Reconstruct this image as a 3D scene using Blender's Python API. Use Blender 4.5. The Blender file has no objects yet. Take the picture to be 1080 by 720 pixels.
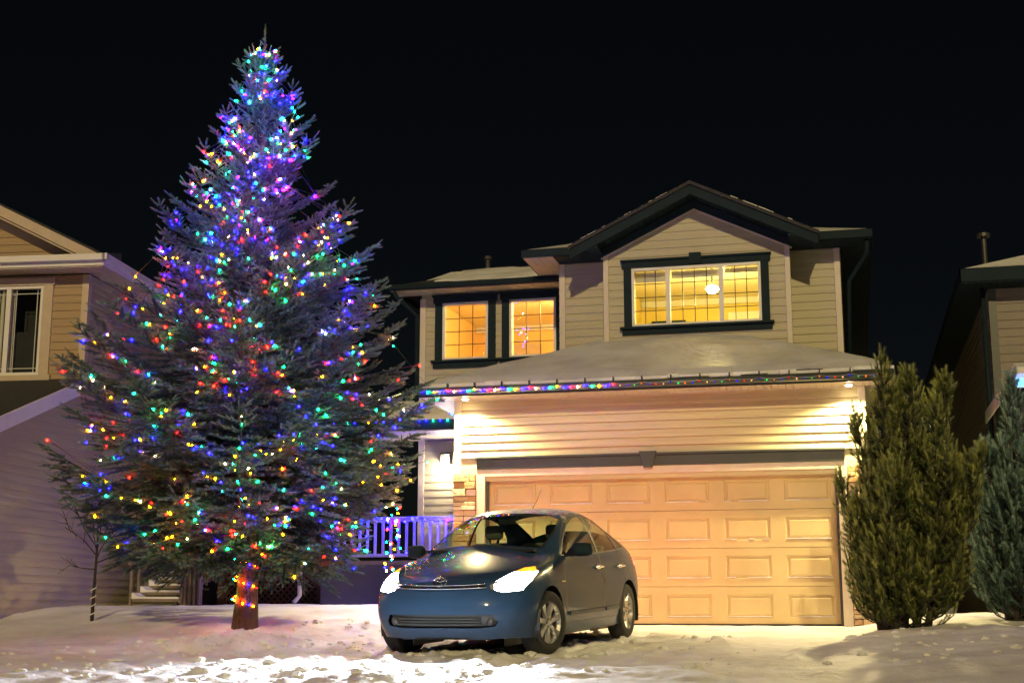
import bpy, bmesh, math, random
import numpy as np
from mathutils import Vector, Matrix

random.seed(7)
rng = np.random.default_rng(7)
sc = bpy.context.scene
COL = sc.collection

# ------------------------------------------------------------------ materials
MATS = {}

def new_mat(name):
    m = bpy.data.materials.new(name)
    m.use_nodes = True
    nt = m.node_tree
    b = nt.nodes['Principled BSDF']
    MATS[name] = m
    return m, nt, b

def mat(name, col, rough=0.6, metal=0.0, var=0.12, scale=6.0, bump=0.0, bscale=60.0, spec=0.5, coat=0.0, stretch=(1, 1, 1)):
    """Principled with a noise-driven colour variation and an optional noise bump (object coordinates)."""
    m, nt, b = new_mat(name)
    tc = nt.nodes.new('ShaderNodeTexCoord')
    mp = nt.nodes.new('ShaderNodeMapping'); mp.inputs['Scale'].default_value = stretch
    nt.links.new(tc.outputs['Object'], mp.inputs['Vector'])
    nz = nt.nodes.new('ShaderNodeTexNoise'); nz.inputs['Scale'].default_value = scale; nz.inputs['Detail'].default_value = 5
    nt.links.new(mp.outputs['Vector'], nz.inputs['Vector'])
    rp = nt.nodes.new('ShaderNodeValToRGB')
    rp.color_ramp.elements[0].position = 0.3; rp.color_ramp.elements[1].position = 0.7
    rp.color_ramp.elements[0].color = tuple(c * (1 - var) for c in col) + (1,)
    rp.color_ramp.elements[1].color = tuple(min(1, c * (1 + var)) for c in col) + (1,)
    nt.links.new(nz.outputs['Fac'], rp.inputs['Fac'])
    nt.links.new(rp.outputs['Color'], b.inputs['Base Color'])
    b.inputs['Roughness'].default_value = rough
    b.inputs['Metallic'].default_value = metal
    b.inputs['Specular IOR Level'].default_value = spec
    b.inputs['Coat Weight'].default_value = coat
    b.inputs['Coat Roughness'].default_value = 0.05
    if bump:
        n2 = nt.nodes.new('ShaderNodeTexNoise'); n2.inputs['Scale'].default_value = bscale; n2.inputs['Detail'].default_value = 4
        nt.links.new(tc.outputs['Object'], n2.inputs['Vector'])
        bp = nt.nodes.new('ShaderNodeBump'); bp.inputs['Strength'].default_value = bump; bp.inputs['Distance'].default_value = 0.02
        nt.links.new(n2.outputs['Fac'], bp.inputs['Height'])
        nt.links.new(bp.outputs['Normal'], b.inputs['Normal'])
    return m

def tint_mat(name, c0, c1, rough=0.8, bump=0.3, bscale=40, spec=0.3):
    """Colour mixed by a per-vertex attribute called 'tint'."""
    m, nt, b = new_mat(name)
    at = nt.nodes.new('ShaderNodeAttribute'); at.attribute_name = 'tint'
    mx = nt.nodes.new('ShaderNodeMix'); mx.data_type = 'RGBA'
    mx.inputs['A'].default_value = c0 + (1,); mx.inputs['B'].default_value = c1 + (1,)
    nt.links.new(at.outputs['Fac'], mx.inputs['Factor'])
    nt.links.new(mx.outputs['Result'], b.inputs['Base Color'])
    b.inputs['Roughness'].default_value = rough
    b.inputs['Specular IOR Level'].default_value = spec
    if bump:
        tc = nt.nodes.new('ShaderNodeTexCoord')
        n2 = nt.nodes.new('ShaderNodeTexNoise'); n2.inputs['Scale'].default_value = bscale
        nt.links.new(tc.outputs['Object'], n2.inputs['Vector'])
        bp = nt.nodes.new('ShaderNodeBump'); bp.inputs['Strength'].default_value = bump; bp.inputs['Distance'].default_value = 0.02
        nt.links.new(n2.outputs['Fac'], bp.inputs['Height']); nt.links.new(bp.outputs['Normal'], b.inputs['Normal'])
    return m

def emit(name, col, strength):
    m, nt, b = new_mat(name)
    nt.nodes.remove(b)
    e = nt.nodes.new('ShaderNodeEmission')
    e.inputs['Color'].default_value = tuple(col) + (1,); e.inputs['Strength'].default_value = strength
    nt.links.new(e.outputs['Emission'], nt.nodes['Material Output'].inputs['Surface'])
    return m

def emit_front(name, col, strength):
    m = emit(name, col, strength); nt = m.node_tree
    g = nt.nodes.new('ShaderNodeNewGeometry'); mt = nt.nodes.new('ShaderNodeMath'); mt.operation = 'SUBTRACT'; mt.inputs[0].default_value = 1.0
    ml = nt.nodes.new('ShaderNodeMath'); ml.operation = 'MULTIPLY'; ml.inputs[1].default_value = strength
    nt.links.new(g.outputs['Backfacing'], mt.inputs[1]); nt.links.new(mt.outputs[0], ml.inputs[0])
    nt.links.new(ml.outputs[0], nt.nodes['Emission'].inputs['Strength'])
    return m

def glass(name, tint=(1, 1, 1), refl=0.06, rough=0.0):
    m, nt, b = new_mat(name)
    nt.nodes.remove(b)
    t = nt.nodes.new('ShaderNodeBsdfTransparent'); t.inputs['Color'].default_value = tuple(tint) + (1,)
    g = nt.nodes.new('ShaderNodeBsdfGlossy'); g.inputs['Roughness'].default_value = rough
    fr = nt.nodes.new('ShaderNodeLayerWeight'); fr.inputs['Blend'].default_value = 0.5
    pw = nt.nodes.new('ShaderNodeMath'); pw.operation = 'POWER'; pw.inputs[1].default_value = 4.5; nt.links.new(fr.outputs['Facing'], pw.inputs[0])
    ad = nt.nodes.new('ShaderNodeMath'); ad.operation = 'MULTIPLY_ADD'; ad.inputs[1].default_value = 0.9; ad.inputs[2].default_value = 0.045 + refl
    nt.links.new(pw.outputs[0], ad.inputs[0])
    mx = nt.nodes.new('ShaderNodeMixShader')
    nt.links.new(ad.outputs[0], mx.inputs['Fac']); nt.links.new(t.outputs[0], mx.inputs[1]); nt.links.new(g.outputs[0], mx.inputs[2])
    nt.links.new(mx.outputs[0], nt.nodes['Material Output'].inputs['Surface'])
    return m

SIDING = mat('cream_siding', (0.44, 0.40, 0.28), 0.55, var=0.07, scale=3, bump=0.06, bscale=30, stretch=(0.3, 0.3, 8))
SIDING_G = mat('garage_siding', (0.56, 0.49, 0.30), 0.5, var=0.10, scale=3, bump=0.25, bscale=5, stretch=(0.3, 0.3, 8))
SIDING_L = mat('tan_siding', (0.38, 0.27, 0.15), 0.55, var=0.08, scale=3, bump=0.05, bscale=30, stretch=(0.3, 0.3, 8))
SIDING_LP = mat('pale_tan_siding', (0.42, 0.37, 0.22), 0.55, var=0.08, scale=3, bump=0.05, bscale=30, stretch=(0.3, 0.3, 8))
SIDING_R = mat('grey_siding', (0.22, 0.19, 0.16), 0.6, var=0.08, scale=3)
TRIM_D = mat('charcoal_trim', (0.011, 0.023, 0.030), 0.7, var=0.15, bump=0.05, spec=0.15)
TRIM_DG = mat('grey_header_trim', (0.055, 0.066, 0.068), 0.4, var=0.1, bump=0.05)
TRIM_W = mat('cream_trim', (0.62, 0.56, 0.46), 0.5, var=0.05)
TRIM_WL = mat('beige_trim', (0.55, 0.45, 0.33), 0.5, var=0.05)
VINYL = mat('white_vinyl', (0.78, 0.76, 0.72), 0.4, var=0.03)
SOFFIT = mat('cream_soffit', (0.52, 0.46, 0.36), 0.5, var=0.05)
SHINGLE = mat('dark_shingle', (0.035, 0.035, 0.038), 0.9, var=0.5, scale=25, bump=0.6, bscale=50)
DOORM = mat('tan_garage_door', (0.54, 0.44, 0.23), 0.45, var=0.11, scale=1.6, bump=0.05, bscale=120)
CONC = mat('concrete', (0.3, 0.29, 0.27), 0.85, var=0.2, bump=0.2)
BLACK = mat('black_plastic', (0.012, 0.012, 0.013), 0.45, var=0.1)
DARKIN = mat('dark_fabric', (0.02, 0.021, 0.022), 0.8, var=0.2)
SEATM = mat('grey_seat_fabric', (0.12, 0.12, 0.115), 0.85, var=0.2)
DASHM = mat('dash_plastic', (0.14, 0.14, 0.12), 0.7, var=0.1)
WOODD = mat('dark_stained_wood', (0.13, 0.07, 0.045), 0.7, var=0.3, scale=5, bump=0.3, stretch=(6, 6, 1))
WOODP = mat('painted_railing', (0.48, 0.46, 0.52), 0.6, var=0.12, scale=5, bump=0.1)
STEPW = mat('step_wood', (0.20, 0.16, 0.13), 0.75, var=0.25, bump=0.2)
SKIRT = mat('dark_skirt_panel', (0.06, 0.06, 0.075), 0.5, var=0.15, scale=3, bump=0.1)
CARP = mat('steel_blue_paint', (0.027, 0.060, 0.120), 0.25, metal=0.0, var=0.04, scale=400, spec=0.05, coat=0.35)
def frost_paint():
    m = CARP; nt = m.node_tree; b = nt.nodes['Principled BSDF']; src = b.inputs['Base Color'].links[0].from_socket
    tc = nt.nodes.new('ShaderNodeTexCoord'); sp = nt.nodes.new('ShaderNodeSeparateXYZ'); nt.links.new(tc.outputs['Object'], sp.inputs[0])
    nz = nt.nodes.new('ShaderNodeTexNoise'); nz.inputs['Scale'].default_value = 14; nz.inputs['Detail'].default_value = 8; nt.links.new(tc.outputs['Object'], nz.inputs['Vector'])
    ad = nt.nodes.new('ShaderNodeMath'); ad.operation = 'MULTIPLY_ADD'; ad.inputs[1].default_value = .22; nt.links.new(nz.outputs['Fac'], ad.inputs[0]); nt.links.new(sp.outputs['Z'], ad.inputs[2])
    mr = nt.nodes.new('ShaderNodeMapRange'); mr.inputs['From Min'].default_value = 1.50; mr.inputs['From Max'].default_value = 1.60; mr.inputs['To Max'].default_value = .8; nt.links.new(ad.outputs[0], mr.inputs['Value'])
    # road film low on the body
    lo = nt.nodes.new('ShaderNodeMapRange'); lo.inputs['From Min'].default_value = .62; lo.inputs['From Max'].default_value = .22; lo.inputs['To Max'].default_value = .2; nt.links.new(ad.outputs[0], lo.inputs['Value'])
    m0 = nt.nodes.new('ShaderNodeMix'); m0.data_type = 'RGBA'; m0.inputs['B'].default_value = (.16, .15, .14, 1); nt.links.new(lo.outputs[0], m0.inputs['Factor']); nt.links.new(src, m0.inputs['A'])
    m1 = nt.nodes.new('ShaderNodeMix'); m1.data_type = 'RGBA'; m1.inputs['B'].default_value = (.62, .64, .66, 1); nt.links.new(mr.outputs[0], m1.inputs['Factor']); nt.links.new(m0.outputs['Result'], m1.inputs['A'])
    nt.links.new(m1.outputs['Result'], b.inputs['Base Color'])
    ct = nt.nodes.new('ShaderNodeMath'); ct.operation = 'SUBTRACT'; ct.inputs[0].default_value = .8; nt.links.new(mr.outputs[0], ct.inputs[1]); cm = nt.nodes.new('ShaderNodeMath'); cm.operation = 'MULTIPLY'; cm.inputs[1].default_value = .3; nt.links.new(ct.outputs[0], cm.inputs[0]); nt.links.new(cm.outputs[0], b.inputs['Coat Weight'])
frost_paint()
CHROME = mat('chrome', (0.75, 0.75, 0.76), 0.12, metal=1.0, var=0.02)
ALLOY = mat('alloy', (0.50, 0.50, 0.50), 0.32, metal=0.85, var=0.1, scale=10)
RUBBER = mat('tyre_rubber', (0.022, 0.022, 0.022), 0.85, var=0.3, scale=20, bump=0.4, bscale=80)
GLASS = glass('window_glass', (0.95, 0.97, 0.95), 0.02)
CARGLASS = glass('car_glass', (0.74, 0.90, 0.76), 0.03)
WIRE = mat('green_wire', (0.01, 0.03, 0.015), 0.5, var=0.1)
WIREW = mat('white_wire', (0.5, 0.5, 0.55), 0.5, var=0.05)
BARK = mat('brown_bark', (0.085, 0.055, 0.035), 0.9, var=0.45, scale=14, bump=0.9, bscale=22, stretch=(3, 3, 0.6))
BARKD = mat('dark_bark', (0.03, 0.024, 0.02), 0.85, var=0.3, scale=20)
ROOMW = mat('warm_room_paint', (0.85, 0.66, 0.18), 0.8, var=0.03, scale=1)
ROOMW2 = mat('pale_room_paint', (0.86, 0.60, 0.25), 0.8, var=0.03, scale=1)
CEIL = mat('ceiling_paint', (0.85, 0.78, 0.55), 0.8, var=0.02)
BLIND = mat('pale_blind', (0.55, 0.53, 0.47), 0.8, var=0.04)
METALP = mat('galvanised_metal', (0.07, 0.07, 0.075), 0.5, metal=0.4, var=0.2)
MUNTIN = mat('dark_muntin', (0.06, 0.05, 0.035), 0.5, var=0.05)
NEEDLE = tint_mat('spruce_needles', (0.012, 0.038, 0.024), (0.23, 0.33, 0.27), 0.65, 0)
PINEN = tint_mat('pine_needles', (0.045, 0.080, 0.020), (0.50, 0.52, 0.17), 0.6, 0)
STONE = tint_mat('ledge_stone', (0.42, 0.24, 0.09), (0.75, 0.64, 0.46), 0.85, 0.8, 30)
MORTAR = mat('mortar', (0.10, 0.07, 0.045), 0.9, var=0.2)

def snow_mat(name='snow', k=1.0):
    m, nt, b = new_mat(name)
    tc = nt.nodes.new('ShaderNodeTexCoord')
    def noise(s, d, stretch=(1, 1, 1)):
        mp = nt.nodes.new('ShaderNodeMapping'); mp.inputs['Scale'].default_value = stretch
        nt.links.new(tc.outputs['Object'], mp.inputs['Vector'])
        n = nt.nodes.new('ShaderNodeTexNoise'); n.inputs['Scale'].default_value = s; n.inputs['Detail'].default_value = d
        nt.links.new(mp.outputs['Vector'], n.inputs['Vector']); return n
    n1 = noise(1.6, 6)
    rp = nt.nodes.new('ShaderNodeValToRGB')
    rp.color_ramp.elements[0].position = 0.32; rp.color_ramp.elements[0].color = (0.66 * k, 0.65 * k, 0.64 * k, 1)
    rp.color_ramp.elements[1].position = 0.62; rp.color_ramp.elements[1].color = (0.86 * k, 0.87 * k, 0.89 * k, 1)
    nt.links.new(n1.outputs['Fac'], rp.inputs['Fac']); nt.links.new(rp.outputs['Color'], b.inputs['Base Color'])
    b.inputs['Roughness'].default_value = 0.55
    b.inputs['Specular IOR Level'].default_value = 0.25
    a = noise(9, 8); c = noise(55, 5)
    ad = nt.nodes.new('ShaderNodeMath'); ad.operation = 'MULTIPLY_ADD'; ad.inputs[1].default_value = 0.3
    nt.links.new(c.outputs['Fac'], ad.inputs[0]); nt.links.new(a.outputs['Fac'], ad.inputs[2])
    bp = nt.nodes.new('ShaderNodeBump'); bp.inputs['Strength'].default_value = 0.5; bp.inputs['Distance'].default_value = 0.05
    nt.links.new(ad.outputs[0], bp.inputs['Height']); nt.links.new(bp.outputs['Normal'], b.inputs['Normal'])
    return m
SNOW = snow_mat()
SNOWR = snow_mat('dimmed_roof_snow', 0.74)  # snow colour darkened to stand in for dimmer light on the roofs

# ------------------------------------------------------------------ object helpers
def tag(o, label=None, cat=None, group=None, kind=None):
    if label: o['label'] = label
    if cat: o['category'] = cat
    if group: o['group'] = group
    if kind: o['kind'] = kind
    return o

def thing(name, label, cat, loc=(0, 0, 0), rz=0.0, group=None):
    o = bpy.data.objects.new(name, None); COL.objects.link(o)
    o.location = loc; o.rotation_euler = (0, 0, rz); o.empty_display_size = 0.2
    return tag(o, label, cat, group)

def link_mesh(name, me, material, parent=None):
    if material is not None and not len(me.materials): me.materials.append(material)
    o = bpy.data.objects.new(name, me); COL.objects.link(o)
    if parent: o.parent = parent
    return o

class MB:
    def __init__(self): self.v = []; self.f = []; self.t = []
    def add(self, vs, fs, tint=0.0):
        n = len(self.v); self.v += [tuple(p) for p in vs]; self.f += [tuple(i + n for i in f) for f in fs]; self.t += [tint] * len(vs)
        return self
    def box(self, x0, x1, y0, y1, z0, z1, tint=0.0):
        x0, x1 = min(x0, x1), max(x0, x1); y0, y1 = min(y0, y1), max(y0, y1); z0, z1 = min(z0, z1), max(z0, z1)
        vs = [(x, y, z) for z in (z0, z1) for (x, y) in ((x0, y0), (x1, y0), (x1, y1), (x0, y1))]
        return self.add(vs, [(3, 2, 1, 0), (4, 5, 6, 7), (0, 1, 5, 4), (1, 2, 6, 5), (2, 3, 7, 6), (3, 0, 4, 7)], tint)
    def prism(self, poly, d, tint=0.0):
        """poly: list of 3-D points (planar), d: extrusion vector"""
        n = len(poly); a = [Vector(p) for p in poly]; b = [p + Vector(d) for p in a]
        return self.add(a + b, [tuple(range(n))[::-1], tuple(range(n, 2 * n))] + [(i, (i + 1) % n, n + (i + 1) % n, n + i) for i in range(n)], tint)
    def bar(self, p, q, w, h, up=(0, 0, 1)):
        p, q = Vector(p), Vector(q); d = (q - p).normalized(); up = Vector(up)
        s = d.cross(up).normalized(); t = s.cross(d).normalized()
        poly = [p + s * w / 2 + t * h / 2, p - s * w / 2 + t * h / 2, p - s * w / 2 - t * h / 2, p + s * w / 2 - t * h / 2]
        return self.prism(poly, q - p)
    def tube(self, pts, r, n=8, cap=True):
        pts = [Vector(p) for p in pts]
        rs = r if isinstance(r, (list, tuple)) else [r] * len(pts)
        rings = []; prev = None
        for i, p in enumerate(pts):
            d = (pts[min(i + 1, len(pts) - 1)] - pts[max(i - 1, 0)])
            d = d.normalized() if d.length > 1e-9 else Vector((0, 0, 1))
            if prev is None:
                s = d.orthogonal().normalized()
            else:
                s = (prev - d * prev.dot(d)); s = s.normalized() if s.length > 1e-6 else d.orthogonal().normalized()
            prev = s; t = d.cross(s)
            rings.append([p + (s * math.cos(2 * math.pi * k / n) + t * math.sin(2 * math.pi * k / n)) * rs[i] for k in range(n)])
        vs = [v for ring in rings for v in ring]; fs = []
        for i in range(len(pts) - 1):
            for k in range(n):
                fs.append((i * n + k, i * n + (k + 1) % n, (i + 1) * n + (k + 1) % n, (i + 1) * n + k))
        if cap:
            fs.append(tuple(range(n))[::-1]); fs.append(tuple(range((len(pts) - 1) * n, len(pts) * n)))
        return self.add(vs, fs)
    def lathe(self, prof, n=24, axis='z', org=(0, 0, 0)):
        """prof: (r, h) pairs revolved about an axis through org"""
        vs = []; fs = []
        for (r, h) in prof:
            for k in range(n):
                a = 2 * math.pi * k / n; c, s = r * math.cos(a), r * math.sin(a)
                p = (c, s, h) if axis == 'z' else ((c, h, s) if axis == 'y' else (h, c, s))
                vs.append((p[0] + org[0], p[1] + org[1], p[2] + org[2]))
        for i in range(len(prof) - 1):
            for k in range(n):
                fs.append((i * n + k, i * n + (k + 1) % n, (i + 1) * n + (k + 1) % n, (i + 1) * n + k))
        return self.add(vs, fs)
    def build(self, name, material, parent=None, smooth=False, bevel=0.0, fix=True):
        me = bpy.data.meshes.new(name); me.from_pydata(self.v, [], self.f)
        if any(self.t):
            at = me.attributes.new('tint', 'FLOAT', 'POINT'); at.data.foreach_set('value', self.t)
        if fix:
            bm = bmesh.new(); bm.from_mesh(me); bmesh.ops.recalc_face_normals(bm, faces=bm.faces); bm.to_mesh(me); bm.free()
        if smooth:
            me.polygons.foreach_set('use_smooth', [True] * len(me.polygons))
        me.update()
        o = link_mesh(name, me, material, parent)
        if bevel:
            b = o.modifiers.new('b', 'BEVEL'); b.width = bevel; b.segments = 2; b.limit_method = 'ANGLE'
        return o

def np_mesh(name, V, Fq, material, parent=None, tint=None, smooth=False):
    """V (n,3), Fq (m,k) equal-sided faces, numpy only"""
    me = bpy.data.meshes.new(name)
    m, k = Fq.shape
    me.vertices.add(len(V)); me.vertices.foreach_set('co', V.astype(np.float32).ravel())
    me.loops.add(m * k); me.loops.foreach_set('vertex_index', Fq.astype(np.int32).ravel())
    me.polygons.add(m); me.polygons.foreach_set('loop_start', (np.arange(m) * k).astype(np.int32))
    me.polygons.foreach_set('loop_total', np.full(m, k, np.int32))
    if smooth: me.polygons.foreach_set('use_smooth', np.ones(m, bool))
    if tint is not None:
        at = me.attributes.new('tint', 'FLOAT', 'POINT'); at.data.foreach_set('value', tint.astype(np.float32))
    me.update(calc_edges=True)
    return link_mesh(name, me, material, parent)

def siding(mb, P, u, n, rng_u, z0, z1, holes=(), h=0.115, lip=0.014):
    """Real lapped courses. P origin (z ignored), u along the wall, n outward. rng_u(z) -> (u0,u1). holes: (u0,u1,z0,z1)."""
    u = Vector(u); n = Vector(n); P = Vector((P[0], P[1], 0))
    z = z0
    while z < z1 - 1e-4:
        zt = min(z + h, z1); zm = (z + zt) / 2
        a0, a1 = rng_u(z); b0, b1 = rng_u(zt)
        segs = [(a0, a1, b0, b1)]
        for (h0, h1, g0, g1) in holes:
            if zm > g0 and zm < g1:
                ns = []
                for (s0, s1, t0, t1) in segs:
                    if h1 <= max(s0, t0) or h0 >= min(s1, t1): ns.append((s0, s1, t0, t1)); continue
                    if h0 > s0: ns.append((s0, h0, t0, h0))
                    if h1 < s1: ns.append((h1, s1, h1, t1))
                segs = ns
        for (s0, s1, t0, t1) in segs:
            if s1 - s0 < 0.005 and t1 - t0 < 0.005: continue
            A = P + u * s0 + n * lip + Vector((0, 0, z)); B = P + u * s1 + n * lip + Vector((0, 0, z))
            A2 = P + u * s0 + n * (lip * 0.8) + Vector((0, 0, z + h * 0.35)); B2 = P + u * s1 + n * (lip * 0.8) + Vector((0, 0, z + h * 0.35))
            C = P + u * t1 + n * 0.001 + Vector((0, 0, zt)); D = P + u * t0 + n * 0.001 + Vector((0, 0, zt))
            E = P + u * t1 + n * lip + Vector((0, 0, zt)); F = P + u * t0 + n * lip + Vector((0, 0, zt))
            mb.add([A, B, B2, A2, C, D, E, F], [(0, 1, 2, 3), (3, 2, 4, 5), (5, 4, 6, 7)])
        z = zt
    return mb

def vnoise(x, y, seed=0):
    """value noise on numpy arrays"""
    xi = np.floor(x).astype(np.int64); yi = np.floor(y).astype(np.int64)
    xf = x - xi; yf = y - yi
    xf = xf * xf * (3 - 2 * xf); yf = yf * yf * (3 - 2 * yf)
    def hsh(a, b):
        k = (a * 374761393 + b * 668265263 + seed * 1442695041) & 0xFFFFFFFF
        k = ((k ^ (k >> 13)) * 1274126177) & 0xFFFFFFFF
        return ((k ^ (k >> 16)) & 0xFFFF) / 65535.0
    return (hsh(xi, yi) * (1 - xf) + hsh(xi + 1, yi) * xf) * (1 - yf) + (hsh(xi, yi + 1) * (1 - xf) + hsh(xi + 1, yi + 1) * xf) * yf - 0.5

def fbm(x, y, oct=4, seed=0):
    s = 0; a = 1.0
    for i in range(oct):
        s = s + a * vnoise(x * 2 ** i, y * 2 ** i, seed + i); a *= 0.5
    return s

def sst(a, b, x):
    t = np.clip((x - a) / (b - a), 0, 1); return t * t * (3 - 2 * t)

# ------------------------------------------------------------------ ground
def ground_z(X, Y, detail=True):
    X = np.asarray(X, float); Y = np.asarray(Y, float)
    z = np.where(Y < 0, 0.04 * np.maximum(Y, -18), 0.0)
    lawn = sst(0.1, -0.9, X)
    z = z + lawn * 0.27 * sst(-5.4, 0.3, Y)
    fx = np.interp(Y, [-12, -8.3, -6.3, -4.5, -2], [0.2, 2.7, 3.85, 4.55, 4.95])
    bank = sst(0.0, 0.55, X - fx) * sst(-14, -11, Y)
    z = z + bank * (0.10 + 0.10 * sst(4.8, 6.5, X)) * np.where(Y > -0.6, sst(0.2, -0.6, Y) * 0.6 + 0.4, 1)
    z = z + 0.13 * np.exp(-((X + 1.75) / 0.75) ** 2 - ((Y + 4.9) / 0.45) ** 2)      # heap before the spruce
    z = z + 0.02 * np.exp(-((X + 2.26) / 0.8) ** 2 - ((Y + 3.0) / 0.6) ** 2)
    if detail:
        z = z + 0.05 * fbm(X * 0.7, Y * 0.9, 3, 3) * (lawn + bank * 0.7)
        ridg = np.abs(fbm(X * 1.0 + 3, Y * 3.2, 4, 11))
        z = z - 0.07 * lawn * sst(-4.0, -5.5, Y) * (ridg - 0.25)
        rough = np.exp(-((X - 0.8) / 2.6) ** 2) * sst(-10, -8, Y) * sst(-1.6, -2.6, Y)
        z = z + rough * (0.055 * fbm(X * 2.2, Y * 3.0, 3, 21) + 0.10 * np.maximum(fbm(X * 5.5, Y * 5.5, 5, 31), 0))
        heap = np.exp(-((X + 1.7) / 1.0) ** 2 - ((Y + 5.0) / 0.8) ** 2)
        z = z + heap * 0.20 * np.maximum(fbm(X * 4.5, Y * 5, 5, 41), -0.1)
        z = z + 0.012 * fbm(X * 4, Y * 4, 4, 51)
        z = z + bank * 0.05 * np.maximum(fbm(X * 3.1, Y * 2.6, 4, 61) - 0.1, 0)
        # tyre tracks running towards the street
        for off in (-0.72, 0.78):
            cx = 1.45 + off + (Y + 3.7) * 0.13
            z = z - (0.05 + 0.02 * fbm(X * 9, Y * 9, 2, 71)) * np.exp(-((X - cx) / 0.13) ** 4) * sst(-1.2, -2.2, Y) * sst(-16, -13, Y)
    return z

xs = np.concatenate([[-400, -150, -60, -30], np.arange(-14, -7, 0.12), np.arange(-7, 7.5, 0.04), np.arange(7.5, 14, 0.15), [20, 60, 150, 400]])
ys = np.concatenate([[-300, -100, -45, -25], np.arange(-20, -11, 0.2), np.arange(-11, -1.2, 0.04), np.arange(-1.2, 4, 0.08), np.arange(4, 14, 0.4), [20, 60, 150, 500]])
GX, GY = np.meshgrid(xs, ys, indexing='xy')
GZ = ground_z(GX, GY)
V = np.stack([GX.ravel(), GY.ravel(), GZ.ravel()], 1)
nx, ny = len(xs), len(ys)
idx = np.arange(nx * ny).reshape(ny, nx)
Fq = np.stack([idx[:-1, :-1].ravel(), idx[:-1, 1:].ravel(), idx[1:, 1:].ravel(), idx[1:, :-1].ravel()], 1)
gnd = np_mesh('snowy_ground', V, Fq, SNOW, smooth=True)
tag(gnd, kind='structure')

def gz(x, y): return float(ground_z(np.array([x]), np.array([y]))[0])

# loose clods of packed snow
mb = MB()
ico = bmesh.new(); bmesh.ops.create_icosphere(ico, subdivisions=2, radius=1.0)
iv = np.array([v.co[:] for v in ico.verts]); ifc = [tuple(v.index for v in f.verts) for f in ico.faces]; ico.free()
for i in range(700):
    if i < 480: x = random.gauss(0.8, 1.5); y = random.uniform(-8.6, -4.4) if random.random() < 0.75 else random.uniform(-3.6, -1.8)
    elif i < 580: x = random.gauss(-1.7, 0.7); y = random.gauss(-5.0, 0.35)
    elif i < 650: x = random.uniform(-7, -1); y = random.uniform(-8, -5.2)
    else: x = random.uniform(4.8, 7.5); y = random.uniform(-8, -2.5)
    r = random.uniform(0.008, 0.032) * (1.6 if random.random() < 0.12 else 1)
    sv = iv * (1 + 0.35 * rng.standard_normal((len(iv), 1)) * 0.5) * np.array([r * random.uniform(1, 1.8), r * random.uniform(1, 1.5), r * random.uniform(0.6, 1)])
    sv = sv + np.array([x, y, gz(x, y) + r * 0.15])
    mb.add(sv.tolist(), ifc)
tag(mb.build('snow_rubble', SNOW, None, smooth=False, fix=False), 'loose clods and crumbs of packed snow scattered around the car', 'snow clods', kind='stuff')

# ------------------------------------------------------------------ the main house
house = thing('detached_house', 'two storey cream sided house with gabled dormer and glowing windows behind the car', 'house', (0, 0, 0))
UX = (1, 0, 0); NY = (0, -1, 0)

# garage front wall siding, door opening 0..4.88, top 2.06
mb = MB(); siding(mb, (0, 0), UX, NY, lambda z: (-0.46, 5.29), 2.33, 3.20, lip=0.024)
mb.box(-0.46, 5.29, 0.002, 0.15, 2.0, 3.2)
mb.build('garage_wall', SIDING_G, house)
mb = MB()
mb.box(-0.455, 5.285, -0.034, 0.03, 3.155, 3.2); mb.build('top_trim', TRIM_W, house, bevel=0.004)
for a_, b_ in ((-0.46, -0.36), (5.19, 5.29)): MB().box(a_, b_, -0.032, 0.04, 2.1, 3.153).build('corner_trim', TRIM_W, house, bevel=0.004)
for a_, b_ in ((-0.46, -0.30), (5.13, 5.29)): MB().box(a_, b_, 0.152, 3.2, 0, 3.2).build('garage_side_wall', SIDING, house)
# header band with keystone
mb = MB(); mb.box(-0.12, 4.98, -0.045, 0.02, 2.165, 2.31); mb.box(-0.14, 5.0, -0.075, 0.02, 2.31, 2.34)
hb = mb.build('door_header', TRIM_DG, house, bevel=0.004)
mb = MB(); mb.prism([(2.28, -0.10, 2.135), (2.40, -0.10, 2.135), (2.46, -0.10, 2.36), (2.22, -0.10, 2.36)], (0, 0.10, 0))
mb.build('keystone', TRIM_DG, hb, bevel=0.006)
# door surround
mb = MB()
mb.box(-0.13, 0.0, -0.03, 0.12, 0, 2.165); mb.box(4.88, 5.01, -0.03, 0.12, 0, 2.165); mb.box(0.0, 4.88, -0.03, 0.12, 2.06, 2.165)
mb.build('door_frame', TRIM_W, house, bevel=0.006)
mb = MB(); mb.box(0.0, 0.035, 0.02, 0.10, 0, 2.06); mb.box(4.845, 4.88, 0.02, 0.10, 0, 2.06); mb.box(0.035, 4.845, 0.02, 0.10, 2.03, 2.06)
mb.build('door_stop', TRIM_DG, house)
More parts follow.
